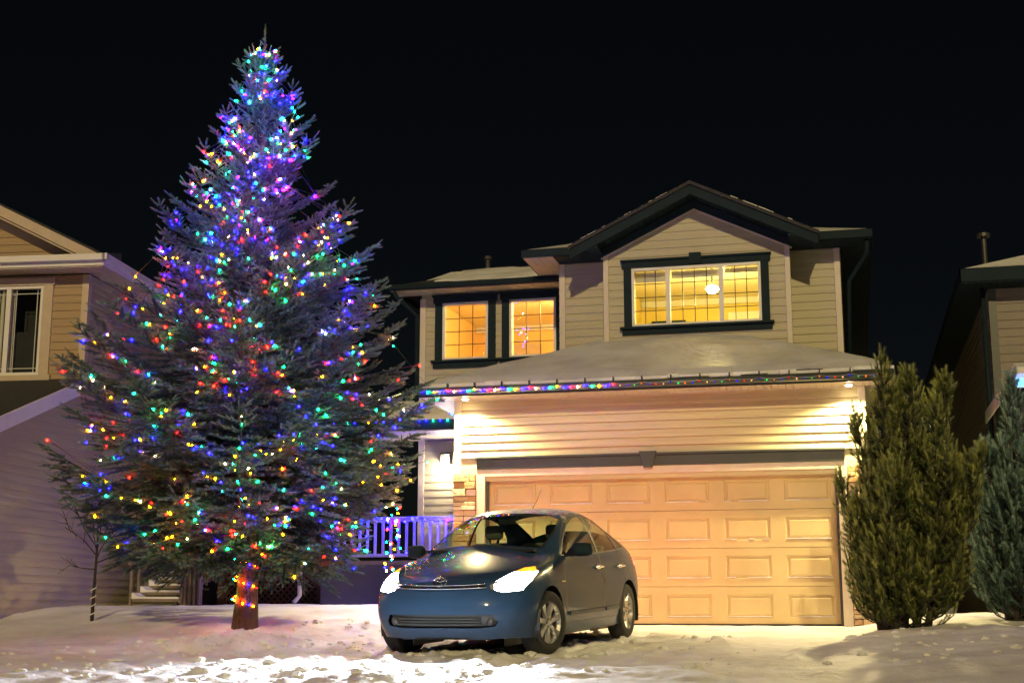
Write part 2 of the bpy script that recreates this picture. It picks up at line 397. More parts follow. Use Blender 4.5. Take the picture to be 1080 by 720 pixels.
# garage door: four sections of six panels
door = MB().box(-0.02, 4.90, 0.135, 0.18, -0.01, 2.09).build('garage_door', DOORM, house)
SH = 2.06 / 4; PW = 4.88 / 6
for r in range(4):
    mb = MB(); z0 = r * SH + (0.003 if r else 0.0); z1 = (r + 1) * SH - 0.003; Y0 = 0.10
    for c in range(6):
        x0, x1 = c * PW, (c + 1) * PW
        mx = 0.10; mz0, mz1 = z0 + 0.105, z1 - 0.10
        rings = [((x0, x1, z0, z1), 0), ((x0 + mx, x1 - mx, mz0, mz1), 0), ((x0 + mx + 0.012, x1 - mx - 0.012, mz0 + 0.012, mz1 - 0.012), 0.016),
                 ((x0 + mx + 0.03, x1 - mx - 0.03, mz0 + 0.03, mz1 - 0.03), 0.016), ((x0 + mx + 0.055, x1 - mx - 0.055, mz0 + 0.055, mz1 - 0.055), 0.002)]
        vs = []; fs = []
        for (a, b, cc, d), dy in rings:
            vs += [(a, Y0 + dy, cc), (b, Y0 + dy, cc), (b, Y0 + dy, d), (a, Y0 + dy, d)]
        for k in range(len(rings) - 1):
            for j in range(4):
                fs.append((k * 4 + j, k * 4 + (j + 1) % 4, k * 4 + 4 + (j + 1) % 4, k * 4 + 4 + j))
        fs.append((16, 17, 18, 19)); mb.add(vs, fs)
    mb.add([(0, Y0, z1), (4.88, Y0, z1), (4.88, Y0 + 0.04, z1), (0, Y0 + 0.04, z1)], [(0, 1, 2, 3)])
    mb.add([(0, Y0, z0), (4.88, Y0, z0), (4.88, Y0 + 0.04, z0), (0, Y0 + 0.04, z0)], [(0, 1, 2, 3)])
    mb.build('door_section', DOORM, door, fix=False)
mb = MB()
for r in range(4):
    for c in range(6):
        x0 = c * PW + 0.11; x1 = (c + 1) * PW - 0.11; z = r * SH + 0.118; x = x0
        while x < x1:
            l = random.uniform(0.04, 0.2)
            if random.random() < 0.85: mb.box(x, min(x + l, x1), 0.092, 0.116, z - 0.004, z + random.uniform(0.003, 0.011))
            x += l
tag(mb.build('frost_on_ledges', SNOW, door), kind='stuff')
mb = MB(); mb.box(0, 4.88, 0.085, 0.13, -0.02, 0.022); mb.build('door_seal', BLACK, door)

# ledge stone piers either side of the door
def pier(x0, x1, z1):
    mb = MB(); z = -0.05
    while z < z1 - 0.02:
        h = min(random.choice([0.06, 0.08, 0.10, 0.12]), z1 - z); x = x0
        while x < x1 - 0.01:
            w = random.uniform(0.09, 0.26); xe = min(x + w, x1)
            if x1 - xe < 0.06: xe = x1
            d = random.uniform(0.03, 0.085)
            mb.box(x + 0.004, xe - 0.004, -d, 0.0, z + 0.004, z + h - 0.004, random.uniform(0.02, 1) ** 1.2)
            x = xe
        z += h
    p = mb.build('stone_pier', STONE, house, bevel=0.008)
    MB().box(x0 + 0.002, x1 - 0.002, -0.022, 0.12, -0.1, z1).build('mortar', MORTAR, p)
    return p
pier(-0.47, -0.132, 2.10); pier(5.012, 5.30, 2.10)

# ---- garage roof (hip) with snow
EZ = 3.30; PIT = 0.42; EX0, EX1, EY = -0.85, 5.66, -0.45
def hip_z(x, y): return EZ + PIT * np.minimum(np.minimum(x - EX0, EX1 - x), y - EY)
gxs = np.linspace(EX0, EX1, 150); gys = np.linspace(EY, 3.2, 84)
HX, HY = np.meshgrid(gxs, gys)
def sheet(name, fz, material, parent, thick_edge=None, X=HX, Y=HY):
    Z = fz(X, Y); V = np.stack([X.ravel(), Y.ravel(), Z.ravel()], 1)
    ny_, nx_ = X.shape; ix = np.arange(nx_ * ny_).reshape(ny_, nx_)
    F = np.stack([ix[:-1, :-1].ravel(), ix[:-1, 1:].ravel(), ix[1:, 1:].ravel(), ix[1:, :-1].ravel()], 1)
    return np_mesh(name, V, F, material, parent, smooth=True)
groof = sheet('garage_roof', lambda x, y: hip_z(x, y), SHINGLE, house)
def snow_top(x, y):
    base = hip_z(x, y)
    e = np.minimum(np.minimum(x - EX0, EX1 - x), y - EY)
    th = 0.015 + 0.06 * sst(0.0, 0.25, e) + 0.03 * fbm(x * 1.3, y * 1.3, 3, 5) * sst(0, 0.4, e)
    th += 0.09 * np.exp(-((x - 2.65) / 0.7) ** 2 - ((y - 1.5) / 0.8) ** 2) + 0.035 * np.exp(-((x - 4.6) / 0.9) ** 2)
    th += 0.02 * np.maximum(fbm(x * 6, y * 14, 2, 9), 0) * sst(0.5, 0, e)
    return base + np.maximum(th, 0.012) + 0.004
def clip_wall(x, y): return snow_top(x, y)
sheet('snow_cover', clip_wall, SNOWR, groof)
mb = MB()  # ragged snow lip over the gutter
x = EX0
while x < EX1:
    l = random.uniform(0.10, 0.5)
    if random.random() < 0.97:
        xe = min(x + l, EX1); mb.box(x, xe + 0.01, EY - random.uniform(0.03, 0.10), EY + 0.12, EZ - random.uniform(-0.004, 0.03), EZ + random.uniform(0.035, 0.06))
    x += l
tag(mb.build('snow_lip', SNOW, groof, bevel=0.012), kind='stuff')
mb = MB(); mb.box(EX0, EX1, EY - 0.02, EY, EZ - 0.14, EZ - 0.006)
mb.box(EX0 - 0.02, EX0, EY - 0.02, 3.0, EZ - 0.14, EZ - 0.006); mb.box(EX1, EX1 + 0.02, EY - 0.02, 3.0, EZ - 0.14, EZ - 0.006)
mb.build('fascia', TRIM_DG, groof, bevel=0.003)
mb = MB(); mb.tube([(EX0, EY - 0.07, EZ - 0.065), (EX1, EY - 0.07, EZ - 0.065)], 0.055, 10); mb.build('gutter', TRIM_DG, groof, smooth=True)

def soffit_mesh(mb, x0, x1, y0, y1, z, along='y', step=0.10):
    """ribbed soffit, ribs run along the given axis"""
    a0, a1 = (x0, x1) if along == 'y' else (y0, y1)
    n = max(1, int((a1 - a0) / step)); st = (a1 - a0) / n
    for i in range(n):
        s, e = a0 + i * st + 0.004, a0 + (i + 1) * st - 0.004
        if along == 'y': mb.box(s, e, y0, y1, z, z + 0.02)
        else: mb.box(x0, x1, s, e, z, z + 0.02)
    mb.box(x0, x1, y0, y1, z + 0.022, z + 0.035)
mb = MB(); soffit_mesh(mb, EX0, EX1, EY, -0.03, EZ - 0.135); soffit_mesh(mb, EX1 - 0.36, EX1, 0.0, 3.0, EZ - 0.135, 'x'); soffit_mesh(mb, EX0, EX0 + 0.38, 0.0, 3.0, EZ - 0.135, 'x')
mb.build('soffit', SOFFIT, groof)
POTM = emit('pot_light_glow', (1.0, 0.80, 0.45), 60)
for px in (-0.24, 5.08):
    p = MB().lathe([(0.0, 0.0), (0.045, 0.0), (0.05, -0.012), (0.062, -0.012), (0.066, 0.0)], 20, 'z', (px, -0.24, EZ - 0.140)).build('soffit_light', VINYL, house, smooth=True)
    MB().lathe([(0.0, -0.03), (0.03, -0.022), (0.045, 0.0)], 16, 'z', (px, -0.24, EZ - 0.142)).build('bulb', POTM, p, smooth=True)

# ---- upper storey: block wall Y=2, gable box Y=1.6
WS = dict(h=0.125)
MZ0 = 3.3
def glow_window(x0, x1, z0, z1, Y, trim, cols, rows, room_mat, mullions=(), label=None):
    """white vinyl frame inside a charcoal surround; muntins; glass. x0..x1,z0..z1 is the outer edge of the vinyl frame"""
    mb = MB(); t = trim
    mb.box(x0 - t, x0, Y - 0.045, Y + 0.03, z0, z1); mb.box(x1, x1 + t, Y - 0.045, Y + 0.03, z0, z1)
    mb.box(x0 - t - 0.03, x1 + t + 0.03, Y - 0.055, Y + 0.03, z1, z1 + t * 0.8)
    mb.box(x0 - t - 0.045, x1 + t + 0.045, Y - 0.085, Y + 0.03, z1 + t * 0.8, z1 + t * 0.8 + 0.03)
    mb.box(x0 - t - 0.03, x1 + t + 0.03, Y - 0.055, Y + 0.03, z0 - t, z0 - 0.035)
    mb.box(x0 - t - 0.06, x1 + t + 0.06, Y - 0.10, Y + 0.03, z0 - 0.035, z0)
    w = mb.build('window', TRIM_D, house, bevel=0.004)
    if label: w['label'] = label
    f = 0.045; mb = MB()
    edges = [x0] + list(mullions) + [x1]
    mb.box(x0, x1, Y - 0.03, Y + 0.05, z0, z0 + f); mb.box(x0, x1, Y - 0.03, Y + 0.05, z1 - f, z1)
    mb.box(x0, x0 + f, Y - 0.03, Y + 0.05, z0 + f, z1 - f); mb.box(x1 - f, x1, Y - 0.03, Y + 0.05, z0 + f, z1 - f)
    for m in mullions: mb.box(m - f * 0.75, m + f * 0.75, Y - 0.03, Y + 0.05, z0 + f, z1 - f)
    mb.build('frame', VINYL, w, bevel=0.004)
    mg = MB(); mm = MB()
    for i in range(len(edges) - 1):
        a = edges[i] + (f if i == 0 else f * 0.75); b = edges[i + 1] - (f if i == len(edges) - 2 else f * 0.75)
        mg.add([(a, Y + 0.012, z0 + f), (b, Y + 0.012, z0 + f), (b, Y + 0.012, z1 - f), (a, Y + 0.012, z1 - f)], [(0, 1, 2, 3)])
        nc = cols[i]
        for c in range(1, nc): xx = a + (b - a) * c / nc; mm.box(xx - 0.006, xx + 0.006, Y + 0.018, Y + 0.028, z0 + f, z1 - f)
        for r in range(1, rows): zz = z0 + f + (z1 - z0 - 2 * f) * r / rows; mm.box(a, b, Y + 0.019, Y + 0.027, zz - 0.006, zz + 0.006)
    mg.build('pane', GLASS, w, fix=False); mm.build('muntins', MUNTIN, w)
    return w

GW = (1.90, 3.87, 4.45, 5.38)     # gable window frame
mb = MB()
PK = (2.885, 6.36); PS = 0.50
def gable_u(z):
    if z <= 5.62: return (1.47, 4.30)
    d = max(0.0, (PK[1] - z) / PS); return (PK[0] - min(d, 1.415), PK[0] + min(d, 1.415))
siding(mb, (0, 1.6), UX, NY, gable_u, MZ0, PK[1], holes=[(GW[0] - 0.02, GW[1] + 0.02, GW[2] - 0.02, GW[3] + 0.02)], h=0.125)
# box returns
mb.box(1.47, 1.56, 1.62, 2.0, MZ0, 5.6); mb.box(4.21, 4.30, 1.62, 2.0, MZ0, 5.6)
mb.build('gable_wall', SIDING, house, fix=False)
for a_, b_, c_, d_ in ((1.46, 1.54, 1.565, 5.62), (4.23, 4.31, 1.565, 5.62), (.68, .77, 1.965, 5.61), (4.95, 5.04, 1.965, 5.61)): MB().box(a_, b_, c_, c_ + .06, MZ0, d_).build('corner_trim', TRIM_W, house, bevel=0.004)
mb = MB(); siding(mb, (0, 2.0), UX, NY, lambda z: (0.68, 1.47), MZ0, 5.62, h=0.125); mb.build('upper_wall', SIDING, house, fix=False)
mb = MB(); siding(mb, (0, 2.0), UX, NY, lambda z: (4.30, 5.04), MZ0, 5.62, h=0.125); mb.build('upper_wall', SIDING, house, fix=False)
mb = MB(); siding(mb, (5.04, 0), (0, 1, 0), (1, 0, 0), lambda z: (2.0, 12.0), 0, 5.62, h=0.125); mb.build('upper_side_wall', SIDING, house, fix=False); mb = MB(); siding(mb, (0.68, 0), (0, 1, 0), (-1, 0, 0), lambda z: (2.0, 12.0), 3.0, 5.62, h=0.125)
mb.build('upper_side_wall', SIDING, house, fix=False)
glow_window(GW[0], GW[1], GW[2], GW[3], 1.6, 0.12, (3, 4, 3), 4, ROOMW, (2.46, 3.27), 'three light window with glowing yellow room behind')
mb = MB(); mb.box(2.80, 2.98, 1.50, 1.62, 5.40, 5.56); mb.build('keystone', TRIM_D, house, bevel=0.005)

# gable roof over the box
mb = MB()
BY = 1.10
def rake(mb, sgn, off, th, y0, y1, reach):
    """board following the gable slope; off = distance below the roof line, th = board height"""
    x0, z0 = PK[0], 6.57 - off; x1 = PK[0] + sgn * reach; z1 = z0 - reach * PS * 0.96
    mb.prism([(x0, y0, z0), (x1, y0, z1), (x1, y0, z1 - th), (x0, y0, z0 - th)], (0, y1 - y0, 0))
for s in (-1, 1): rake(mb, s, 0.0, 0.055, BY - 0.03, 5.0, 1.88)
gr = mb.build('gable_roof', SHINGLE, house)
mb = MB()
for s in (-1, 1):
    rake(mb, s, 0.058, 0.15, BY, BY + 0.03, 1.86)
mb.build('barge_board', TRIM_D, gr, bevel=0.004)
mb = MB()
for s in (-1, 1):                         # sloped ribbed soffit under the rakes
    n = 20
    for i in range(n):
        a = 1.84 * i / n; b = 1.84 * (i + 1) / n - 0.008
        mb.prism([(PK[0] + s * a, BY + 0.03, 6.57 - 0.16 - a * PS * .96), (PK[0] + s * b, BY + 0.03, 6.57 - 0.16 - b * PS * .96), (PK[0] + s * b, BY + 0.03, 6.57 - 0.14 - b * PS * .96), (PK[0] + s * a, BY + 0.03, 6.57 - 0.14 - a * PS * .96)], (0, 0.50, 0))
mb.build('soffit', TRIM_D, gr, fix=True)
mb = MB()
for s in (-1, 1): rake(mb, s, 0.17, 0.13, 1.55, 1.60, 1.46)
for s in (-1, 1): mb.box(PK[0] + s * 1.43, PK[0] + s * 1.83, BY + 0.02, 1.99, 5.625, 5.66)     # boxed returns
mb.build('frieze_board', TRIM_D, gr, bevel=0.004)
mb = MB()
for s in (-1, 1): rake(mb, s, 0.30, 0.025, 1.575, 1.60, 1.46)
mb.build('gable_edge_trim', TRIM_W, gr)
mb = MB()  # snow rims on the gable slopes
for s in (-1, 1):
    for i in range(14):
        a = random.uniform(0.3, 1.7); b = min(1.86, a + random.uniform(0.05, 0.3)); 
        if s == 1 and i > 4: continue
        za = 6.575 - a * PS * .96; zb = 6.575 - b * PS * .96
        mb.prism([(PK[0] + s * a, 1.12, za), (PK[0] + s * b, 1.12, zb), (PK[0] + s * b, 1.12, zb + 0.02), (PK[0] + s * a, 1.12, za + 0.02)], (0, 1.2, 0))
tag(mb.build('snow_rim', SNOW, gr), kind='stuff')

# main hip roof around it
mx0, mx1, my0, my1, mz = 0.20, 5.50, 1.50, 12.5, 5.74
def hipmesh(mb, x0, x1, y0, y1, z, pit):
    w = (x1 - x0) / 2; h = w * pit
    mb.add([(x0, y0, z), (x1, y0, z), (x1, y1, z), (x0, y1, z), (x0 + w, y0 + w, z + h), (x0 + w, y1 - w, z + h)],
           [(0, 1, 4), (1, 2, 5, 4), (2, 3, 5), (3, 0, 4, 5)])
def hipnotch(mb, x0, x1, y0, y1, z, pit, a, b, d):
    w = (x1 - x0) / 2; h = w * pit; zd = z + (d - y0) * pit
    mb.add([(x0, y0, z), (a, y0, z), (a, d, zd), (b, d, zd), (b, y0, z), (x1, y0, z), (x1, y1, z), (x0, y1, z), (x0 + w, y0 + w, z + h), (x0 + w, y1 - w, z + h)],
           [(0, 1, 2, 8), (2, 3, 8), (3, 4, 5, 8), (5, 6, 9, 8), (6, 7, 9), (7, 0, 8, 9)])
mr = MB(); hipnotch(mr, mx0, mx1, my0, my1, mz, 0.36, 1.10, 4.68, 1.75); mr = mr.build('main_roof', SHINGLE, house, fix=False)
mb = MB(); hipnotch(mb, mx0 + 0.05, mx1 - 0.05, my0 + 0.05, my1 - 0.1, mz + 0.035, 0.36, 1.10, 4.68, 1.80); mb.build('snow_cover', SNOWR, mr, fix=False)
mb = MB()
mb.box(mx0, 1.10, my0 - 0.025, my0, mz - 0.11, mz + 0.01); mb.box(4.68, mx1, my0 - 0.025, my0, mz - 0.11, mz + 0.01)
mb.box(mx0 - 0.025, mx0, my0 - 0.025, my1, mz - 0.11, mz + 0.01); mb.box(mx1, mx1 + 0.025, my0 - 0.025, my1, mz - 0.11, mz + 0.01)
mb.build('fascia', TRIM_D, mr, bevel=0.004)
mb = MB(); soffit_mesh(mb, mx0, 0.68, my0, 2.0, mz - 0.12); soffit_mesh(mb, mx0, 0.66, 2.0, my1, mz - 0.12, 'x')
so = mb.build('soffit', SOFFIT, mr); so['label'] = 'cream ribbed soffit lit orange at left corner'
mb = MB(); mb.box(0.68, 1.47, my0, 2.0, mz - 0.12, mz - 0.09); mb.box(4.30, 5.04, my0, 2.0, mz - 0.12, mz - 0.09); soffit_mesh(mb, 5.04, mx1, my0, my1, mz - 0.12, 'x')
mb.build('soffit_panel', TRIM_D, mr)
mb = MB(); mb.tube([(5.44, 1.58, 5.6), (5.44, 1.70, 5.45), (5.16, 2.06, 5.1), (5.12, 2.08, 3.9)], 0.035, 8); mb.build('downspout', TRIM_D, house, smooth=True)

# left wing, wall Y=3.2
WY = 3.2; WX0, WX1 = -2.0, 0.68
LW = [(-1.62, -0.81, 4.36, 5.36), (-0.44, 0.37, 4.36, 5.36)]
mb = MB(); siding(mb, (0, WY), UX, NY, lambda z: (WX0, WX1), 3.0, 5.52, holes=[(a - .02, b + .02, c - .02, d + .02) for a, b, c, d in LW], h=0.125)
siding(mb, (0, WY), UX, NY, lambda z: (WX0, -0.46), 0.8, 3.0, h=0.125)
mb.build('wing_wall', SIDING, house, fix=False)
mb = MB(); siding(mb, (WX0, 0), (0, 1, 0), (-1, 0, 0), lambda z: (WY, 11.0), 0.0, 5.45, h=0.125); mb.build('wing_side_wall', SIDING, house, fix=False)
mb = MB(); mb.box(WX0 - 0.02, WX0 + 0.08, WY - 0.035, WY + 0.03, 0.8, 5.45); mb.build('corner_trim', TRIM_W, house, bevel=0.004)
for k, (a, b, c, d) in enumerate(LW):
    glow_window(a, b, c, d, WY, 0.13, (3,), 4, ROOMW2, (), ['left of the two amber lit windows on the wing', 'right amber lit window beside the main block'][k])
wz = 5.62; wx0, wy0 = -2.42, 2.78
mb = MB()
mb.add([(wx0, wy0, wz), (1.2, wy0, wz), (1.2, wy0 + 5, wz + 1.7), (wx0 + 5 * .68, wy0 + 5, wz + 1.7), (wx0, 11, wz)], [(0, 1, 2, 3), (0, 3, 4)])
wr = mb.build('wing_roof', SHINGLE, house, fix=False)
def patch(name, x0, x1, y0, y1, fz, th, parent, seed, n=(60, 40), dens=0.35):
    X, Y = np.meshgrid(np.linspace(x0, x1, n[0]), np.linspace(y0, y1, n[1]))
    u = (X - x0) / (x1 - x0); v = (Y - y0) / (y1 - y0)
    edge = np.minimum(np.minimum(u, 1 - u) * 5, np.minimum(v, 1 - v) * 5)
    t = np.clip(edge, 0, 1) * 1.0 + fbm(X * 1.8, Y * 1.8, 3, seed) * 0.9 - dens
    Z = fz(X, Y) + np.where(t > 0, 0.012 + th * np.minimum(t, 1), -0.03)
    V = np.stack([X.ravel(), Y.ravel(), Z.ravel()], 1); a, b = X.shape; ix = np.arange(a * b).reshape(a, b)
    F = np.stack([ix[:-1, :-1].ravel(), ix[:-1, 1:].ravel(), ix[1:, 1:].ravel(), ix[1:, :-1].ravel()], 1)
    return np_mesh(name, V, F, SNOW, parent, smooth=True)
patch('snow_cover', -2.1, 0.62, 2.82, 5.3, lambda x, y: wz + (y - wy0) * 0.34, 0.05, wr, 77)
mb = MB(); mb.box(wx0, 0.66, wy0 - 0.025, wy0, wz - 0.09, wz + 0.01); mb.box(wx0 - 0.025, wx0, wy0 - 0.025, 11, wz - 0.09, wz + 0.01)
mb.tube([(wx0, wy0 - 0.08, wz - 0.05), (0.62, wy0 - 0.08, wz - 0.05)], 0.05, 8)
mb.build('fascia', TRIM_D, wr)
mb = MB(); soffit_mesh(mb, wx0, 0.66, wy0, WY, wz - 0.10); mb.build('soffit', SOFFIT, wr)
mb = MB(); mb.tube([(-2.35, 2.72, 5.5), (-2.30, 2.8, 5.4), (-2.06, 3.12, 5.15), (-2.06, 3.14, 3.5)], 0.035, 8); mb.build('downspout', TRIM_D, house, smooth=True)
mb = MB(); mb.tube([(-1.62, 6.2, 6.3), (-1.62, 6.2, 6.88)], 0.05, 12); mb.tube([(-1.62, 6.2, 6.88), (-1.62, 6.2, 6.94)], 0.08, 12); mb.build('roof_vent_pipe', METALP, house, smooth=False)

# rooms behind the windows (open boxes facing the glass)
def room(x0, x1, y0, y1, z0, z1, m, openings, Yw):
    mb = MB()
    mb.add([(x0, y0, z0), (x1, y0, z0), (x1, y1, z0), (x0, y1, z0), (x0, y0, z1), (x1, y0, z1), (x1, y1, z1), (x0, y1, z1)],
           [(0, 1, 2, 3), (4, 7, 6, 5), (1, 5, 6, 2), (3, 2, 6, 7), (0, 3, 7, 4)])
    xs_ = [x0]; 
    for (a, b, c, d) in openings:     # front wall pieces around openings
        mb.add([(xs_[-1], y0, z0), (a, y0, z0), (a, y0, z1), (xs_[-1], y0, z1)], [(0, 1, 2, 3)])
        mb.add([(a, y0, z0), (b, y0, z0), (b, y0, c), (a, y0, c)], [(0, 1, 2, 3)])
        mb.add([(a, y0, d), (b, y0, d), (b, y0, z1), (a, y0, z1)], [(0, 1, 2, 3)])
        mb.add([(a, Yw, c), (b, Yw, c), (b, y0, c), (a, y0, c)], [(0, 1, 2, 3)]); mb.add([(a, Yw, d), (b, Yw, d), (b, y0, d), (a, y0, d)], [(0, 1, 2, 3)])
        mb.add([(a, Yw, c), (a, y0, c), (a, y0, d), (a, Yw, d)], [(0, 1, 2, 3)]); mb.add([(b, Yw, c), (b, y0, c), (b, y0, d), (b, Yw, d)], [(0, 1, 2, 3)])
        xs_.append(b)
    mb.add([(xs_[-1], y0, z0), (x1, y0, z0), (x1, y0, z1), (xs_[-1], y0, z1)], [(0, 1, 2, 3)])
    return mb.build('room_interior', m, house, fix=False)
room(1.56, 4.20, 1.72, 4.9, 3.6, 5.60, ROOMW, [(GW[0] + .04, GW[1] - .04, GW[2] + .04, GW[3] - .04)], 1.66)
room(-1.90, 0.60, WY + 0.12, WY + 3.2, 3.3, 5.60, ROOMW2, [(a + .04, b - .04, c + .04, d - .04) for a, b, c, d in LW], WY + 0.06)
for (a_, b_, c_, d_) in ((1.57, 4.19, 1.74, 4.88), (-1.89, .59, WY + .14, WY + 3.18)):
    MB().box(a_, b_, c_, d_, 5.575, 5.595).build('room_ceiling', CEIL, house)
    MB().box(a_, b_, d_ - .05, d_, 5.46, 5.57).build('crown_moulding', VINYL, house)
MB().box(3.1, 3.75, 4.80, 4.86, 3.7, 5.30).build('wardrobe', VINYL, house)
MB().box(1.75, 2.35, 4.80, 4.86, 4.72, 5.2).build('picture_frame', TRIM_D, house)
MB().box(-1.2, -.6, WY + 3.10, WY + 3.16, 4.6, 5.2).build('picture_frame', TRIM_WL, house)
# partition and roller blind seen through the big window
MB().box(2.50, 3.23, 1.735, 1.745, 5.22, 5.34).build('roller_blind', BLIND, house)
MB().box(1.93, 2.44, 1.735, 1.745, 5.18, 5.34).build('roller_blind', BLIND, house)
MB().box(3.31, 3.84, 1.735, 1.745, 5.26, 5.34).build('roller_blind', BLIND, house)
LAMPW = emit('ceiling_lamp_glow', (1.0, 0.80, 0.40), 90)
cl = thing('ceiling_lamp', 'round glowing ceiling lamp seen through the gable window', 'lamp', (3.05, 2.5, 5.595))
MB().lathe([(0.0, 0.0), (0.09, 0.0), (0.09, -0.03), (0.02, -0.05), (0.012, -0.34)], 20).build('canopy', METALP, cl, smooth=True)
MB().lathe([(0.0, -0.46), (0.07, -0.45), (0.105, -0.40), (0.07, -0.35), (0.0, -0.34)], 20).build('lamp_shade', LAMPW, cl, smooth=True)
cl2 = thing('ceiling_lamp', 'small ceiling lamp inside the room behind the two wing windows', 'lamp', (0.44, 3.75, 5.595))
MB().lathe([(0.0, 0.0), (0.12, 0.0), (0.12, -0.03)], 20).build('canopy', METALP, cl2, smooth=True)
MB().lathe([(0.0, -0.12), (0.08, -0.10), (0.12, -0.03)], 20).build('lamp_shade', LAMPW, cl2, smooth=True)

# ---- porch: roof, deck, railings, stairs, lamp
porch = MB()
pz = 3.15; py0 = 1.9
porch.add([(-3.6, py0, pz), (-0.78, py0, pz), (-1.75, WY, pz + 0.50), (-3.6, WY, pz + 0.50), (-0.78, WY, pz)], [(0, 1, 2, 3), (1, 4, 2)])
pr = porch.build('porch_roof', SHINGLE, house, fix=False)
mb = MB(); mb.add([(-3.6, py0 + .02, pz + .03), (-0.84, py0 + .02, pz + .03), (-1.78, WY, pz + 0.54), (-3.6, WY, pz + 0.54)], [(0, 1, 2, 3)]); mb.build('snow_cover', SNOW, pr, fix=False)
mb = MB(); mb.box(-3.6, -0.47, py0 - 0.03, py0, pz - 0.13, pz + 0.01); mb.box(-3.63, -3.6, py0 - 0.03, WY + 2, pz - 0.13, pz + 0.01); mb.build('fascia', TRIM_D, pr)
mb = MB(); soffit_mesh(mb, -3.6, -0.47, py0, WY, pz - 0.15); mb.build('soffit', SOFFIT, pr)
mb = MB(); mb.box(-3.5, -3.38, 2.0, 2.12, 0.9, pz - 0.13); mb.build('porch_post', TRIM_W, house, bevel=0.01)

dk = MB().box(-5.30, -3.2, 2.6, 5.5, 0.84, 0.90).box(-3.2, -0.47, 1.85, WY, 0.90, 0.96).build('deck', STEPW, house)
mb = MB()   # lattice: crossing strips
def lattice(mb, x0, x1, z0, z1, Y):
    s = 0.11
    k = x0 - (z1 - z0)
    while k < x1:
        for sg, yy in ((1, 0.0), (-1, 0.012)):
            a = k; b = k + (z1 - z0)
            pa, pb = (a, z0), (b, z1)
            if sg < 0: pa, pb = (a, z1), (b, z0)
            # clip to x range
            def cl(p, q):
                (xa, za), (xb, zb) = p, q
                if xb <= x0 or xa >= x1: return None
                t0 = max(0, (x0 - xa) / (xb - xa)); t1 = min(1, (x1 - xa) / (xb - xa))
                return ((xa + (xb - xa) * t0, za + (zb - za) * t0), (xa + (xb - xa) * t1, za + (zb - za) * t1))
            c = cl(pa, pb)
            if c and abs(c[0][0] - c[1][0]) > 0.02:
                mb.bar((c[0][0], Y + yy, c[0][1]), (c[1][0], Y + yy, c[1][1]), 0.010, 0.032, up=(0, 1, 0.001)) if False else mb.prism(
                    [(c[0][0], Y + yy, c[0][1] - 0.02), (c[1][0], Y + yy, c[1][1] - 0.02), (c[1][0], Y + yy, c[1][1] + 0.02), (c[0][0], Y + yy, c[0][1] + 0.02)], (0, 0.009, 0))
        k += s
lattice(mb, -5.26, -3.24, 0.16, 0.80, 2.62)
mb.build('lattice_skirt', WOODD, house)
mb = MB(); mb.box(-5.32, -5.2, 2.58, 2.68, 0.1, 0.84); mb.box(-3.55, -3.42, 2.57, 2.67, 0.1, 0.84); mb.box(-5.32, -3.2, 2.57, 2.61, 0.80, 0.90); mb.build('skirt_frame', WOODD, house)
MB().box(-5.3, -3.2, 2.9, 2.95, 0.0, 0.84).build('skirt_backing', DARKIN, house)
MB().box(-3.2, -0.47, 1.86, 1.90, 0.0, 0.93).build('skirt_panel', SKIRT, house)
def railing(x0, x1, Y, z0, z1, name='railing', snow=True, gap=0.13):
    mb = MB(); mb.box(x0, x1, Y - 0.045, Y + 0.045, z1 - 0.05, z1); mb.box(x0, x1, Y - 0.03, Y + 0.03, z0 + 0.06, z0 + 0.11)
    x = x0 + 0.06
    while x < x1 - 0.04: mb.box(x, x + 0.038, Y - 0.019, Y + 0.019, z0 + 0.11, z1 - 0.05); x += gap
    for x in (x0, x1 - 0.09): mb.box(x, x + 0.09, Y - 0.046, Y + 0.044, z0, z1 + 0.04)
    r = mb.build(name, WOODP, house, bevel=0.004)
    if snow: MB().box(x0 + .02, x1 - .02, Y - 0.035, Y + 0.035, z1 + .001, z1 + 0.025).build('snow_cap', SNOW, r, bevel=0.01)
    return r
railing(-3.18, -0.50, 1.93, 0.96, 1.62)
railing(-5.28, -3.22, 2.68, 0.90, 1.62)
mb = MB(); mb.tube([(-3.60, 1.98, 3.0), (-3.60, 1.98, 0.42), (-3.64, 1.86, 0.32)], 0.038, 10); mb.build('downspout', VINYL, house, smooth=True)

# front steps with snowy treads
st = MB(); sn = MB()
SX0, SX1 = -6.15, -5.34; n = 6
for i in range(n):
    y0 = 1.25 + i * 0.27; z1 = 0.26 + (i + 1) * 0.107
    st.box(SX0, SX1, y0, y0 + 0.30, z1 - 0.04, z1)
    vs = []; m = 12
    sn.prism([(SX0 - .02, y0 - 0.01, z1), (SX1, y0 - 0.01, z1), (SX1, y0 - 0.005, z1 + 0.035), (SX0 + 0.10, y0 - 0.005, z1 + 0.04), (SX0 - 0.02, y0 - .005, z1 + 0.11)], (0, 0.28, 0))
stp = st.build('front_steps', STEPW, house); sn.build('snow_cover', SNOW, stp, bevel=0.015)
mb = MB()
for X in (SX1 + 0.02,):
    for i in range(8):
        y = 1.25 + i * 0.21; zb = 0.26 + i * 0.083
        mb.box(X, X + 0.04, y, y + 0.04, zb, zb + 0.66)
    mb.bar((X + .02, 1.2, 0.92), (X + .02, 2.85, 1.57), 0.07, 0.045); mb.bar((X + .02, 1.2, 0.33), (X + .02, 2.85, 0.98), 0.05, 0.05)
mb.box(SX1 + 0.06, SX1 + 0.36, 1.30, 1.34, 0.18, 0.95)
for k in range(4): mb.box(SX1 + 0.08 + k * .08, SX1 + 0.115 + k * .08, 1.25, 1.29, 0.2, 1.0)
mb.build('stair_railing', STEPW, house, bevel=0.003)
mb = MB()
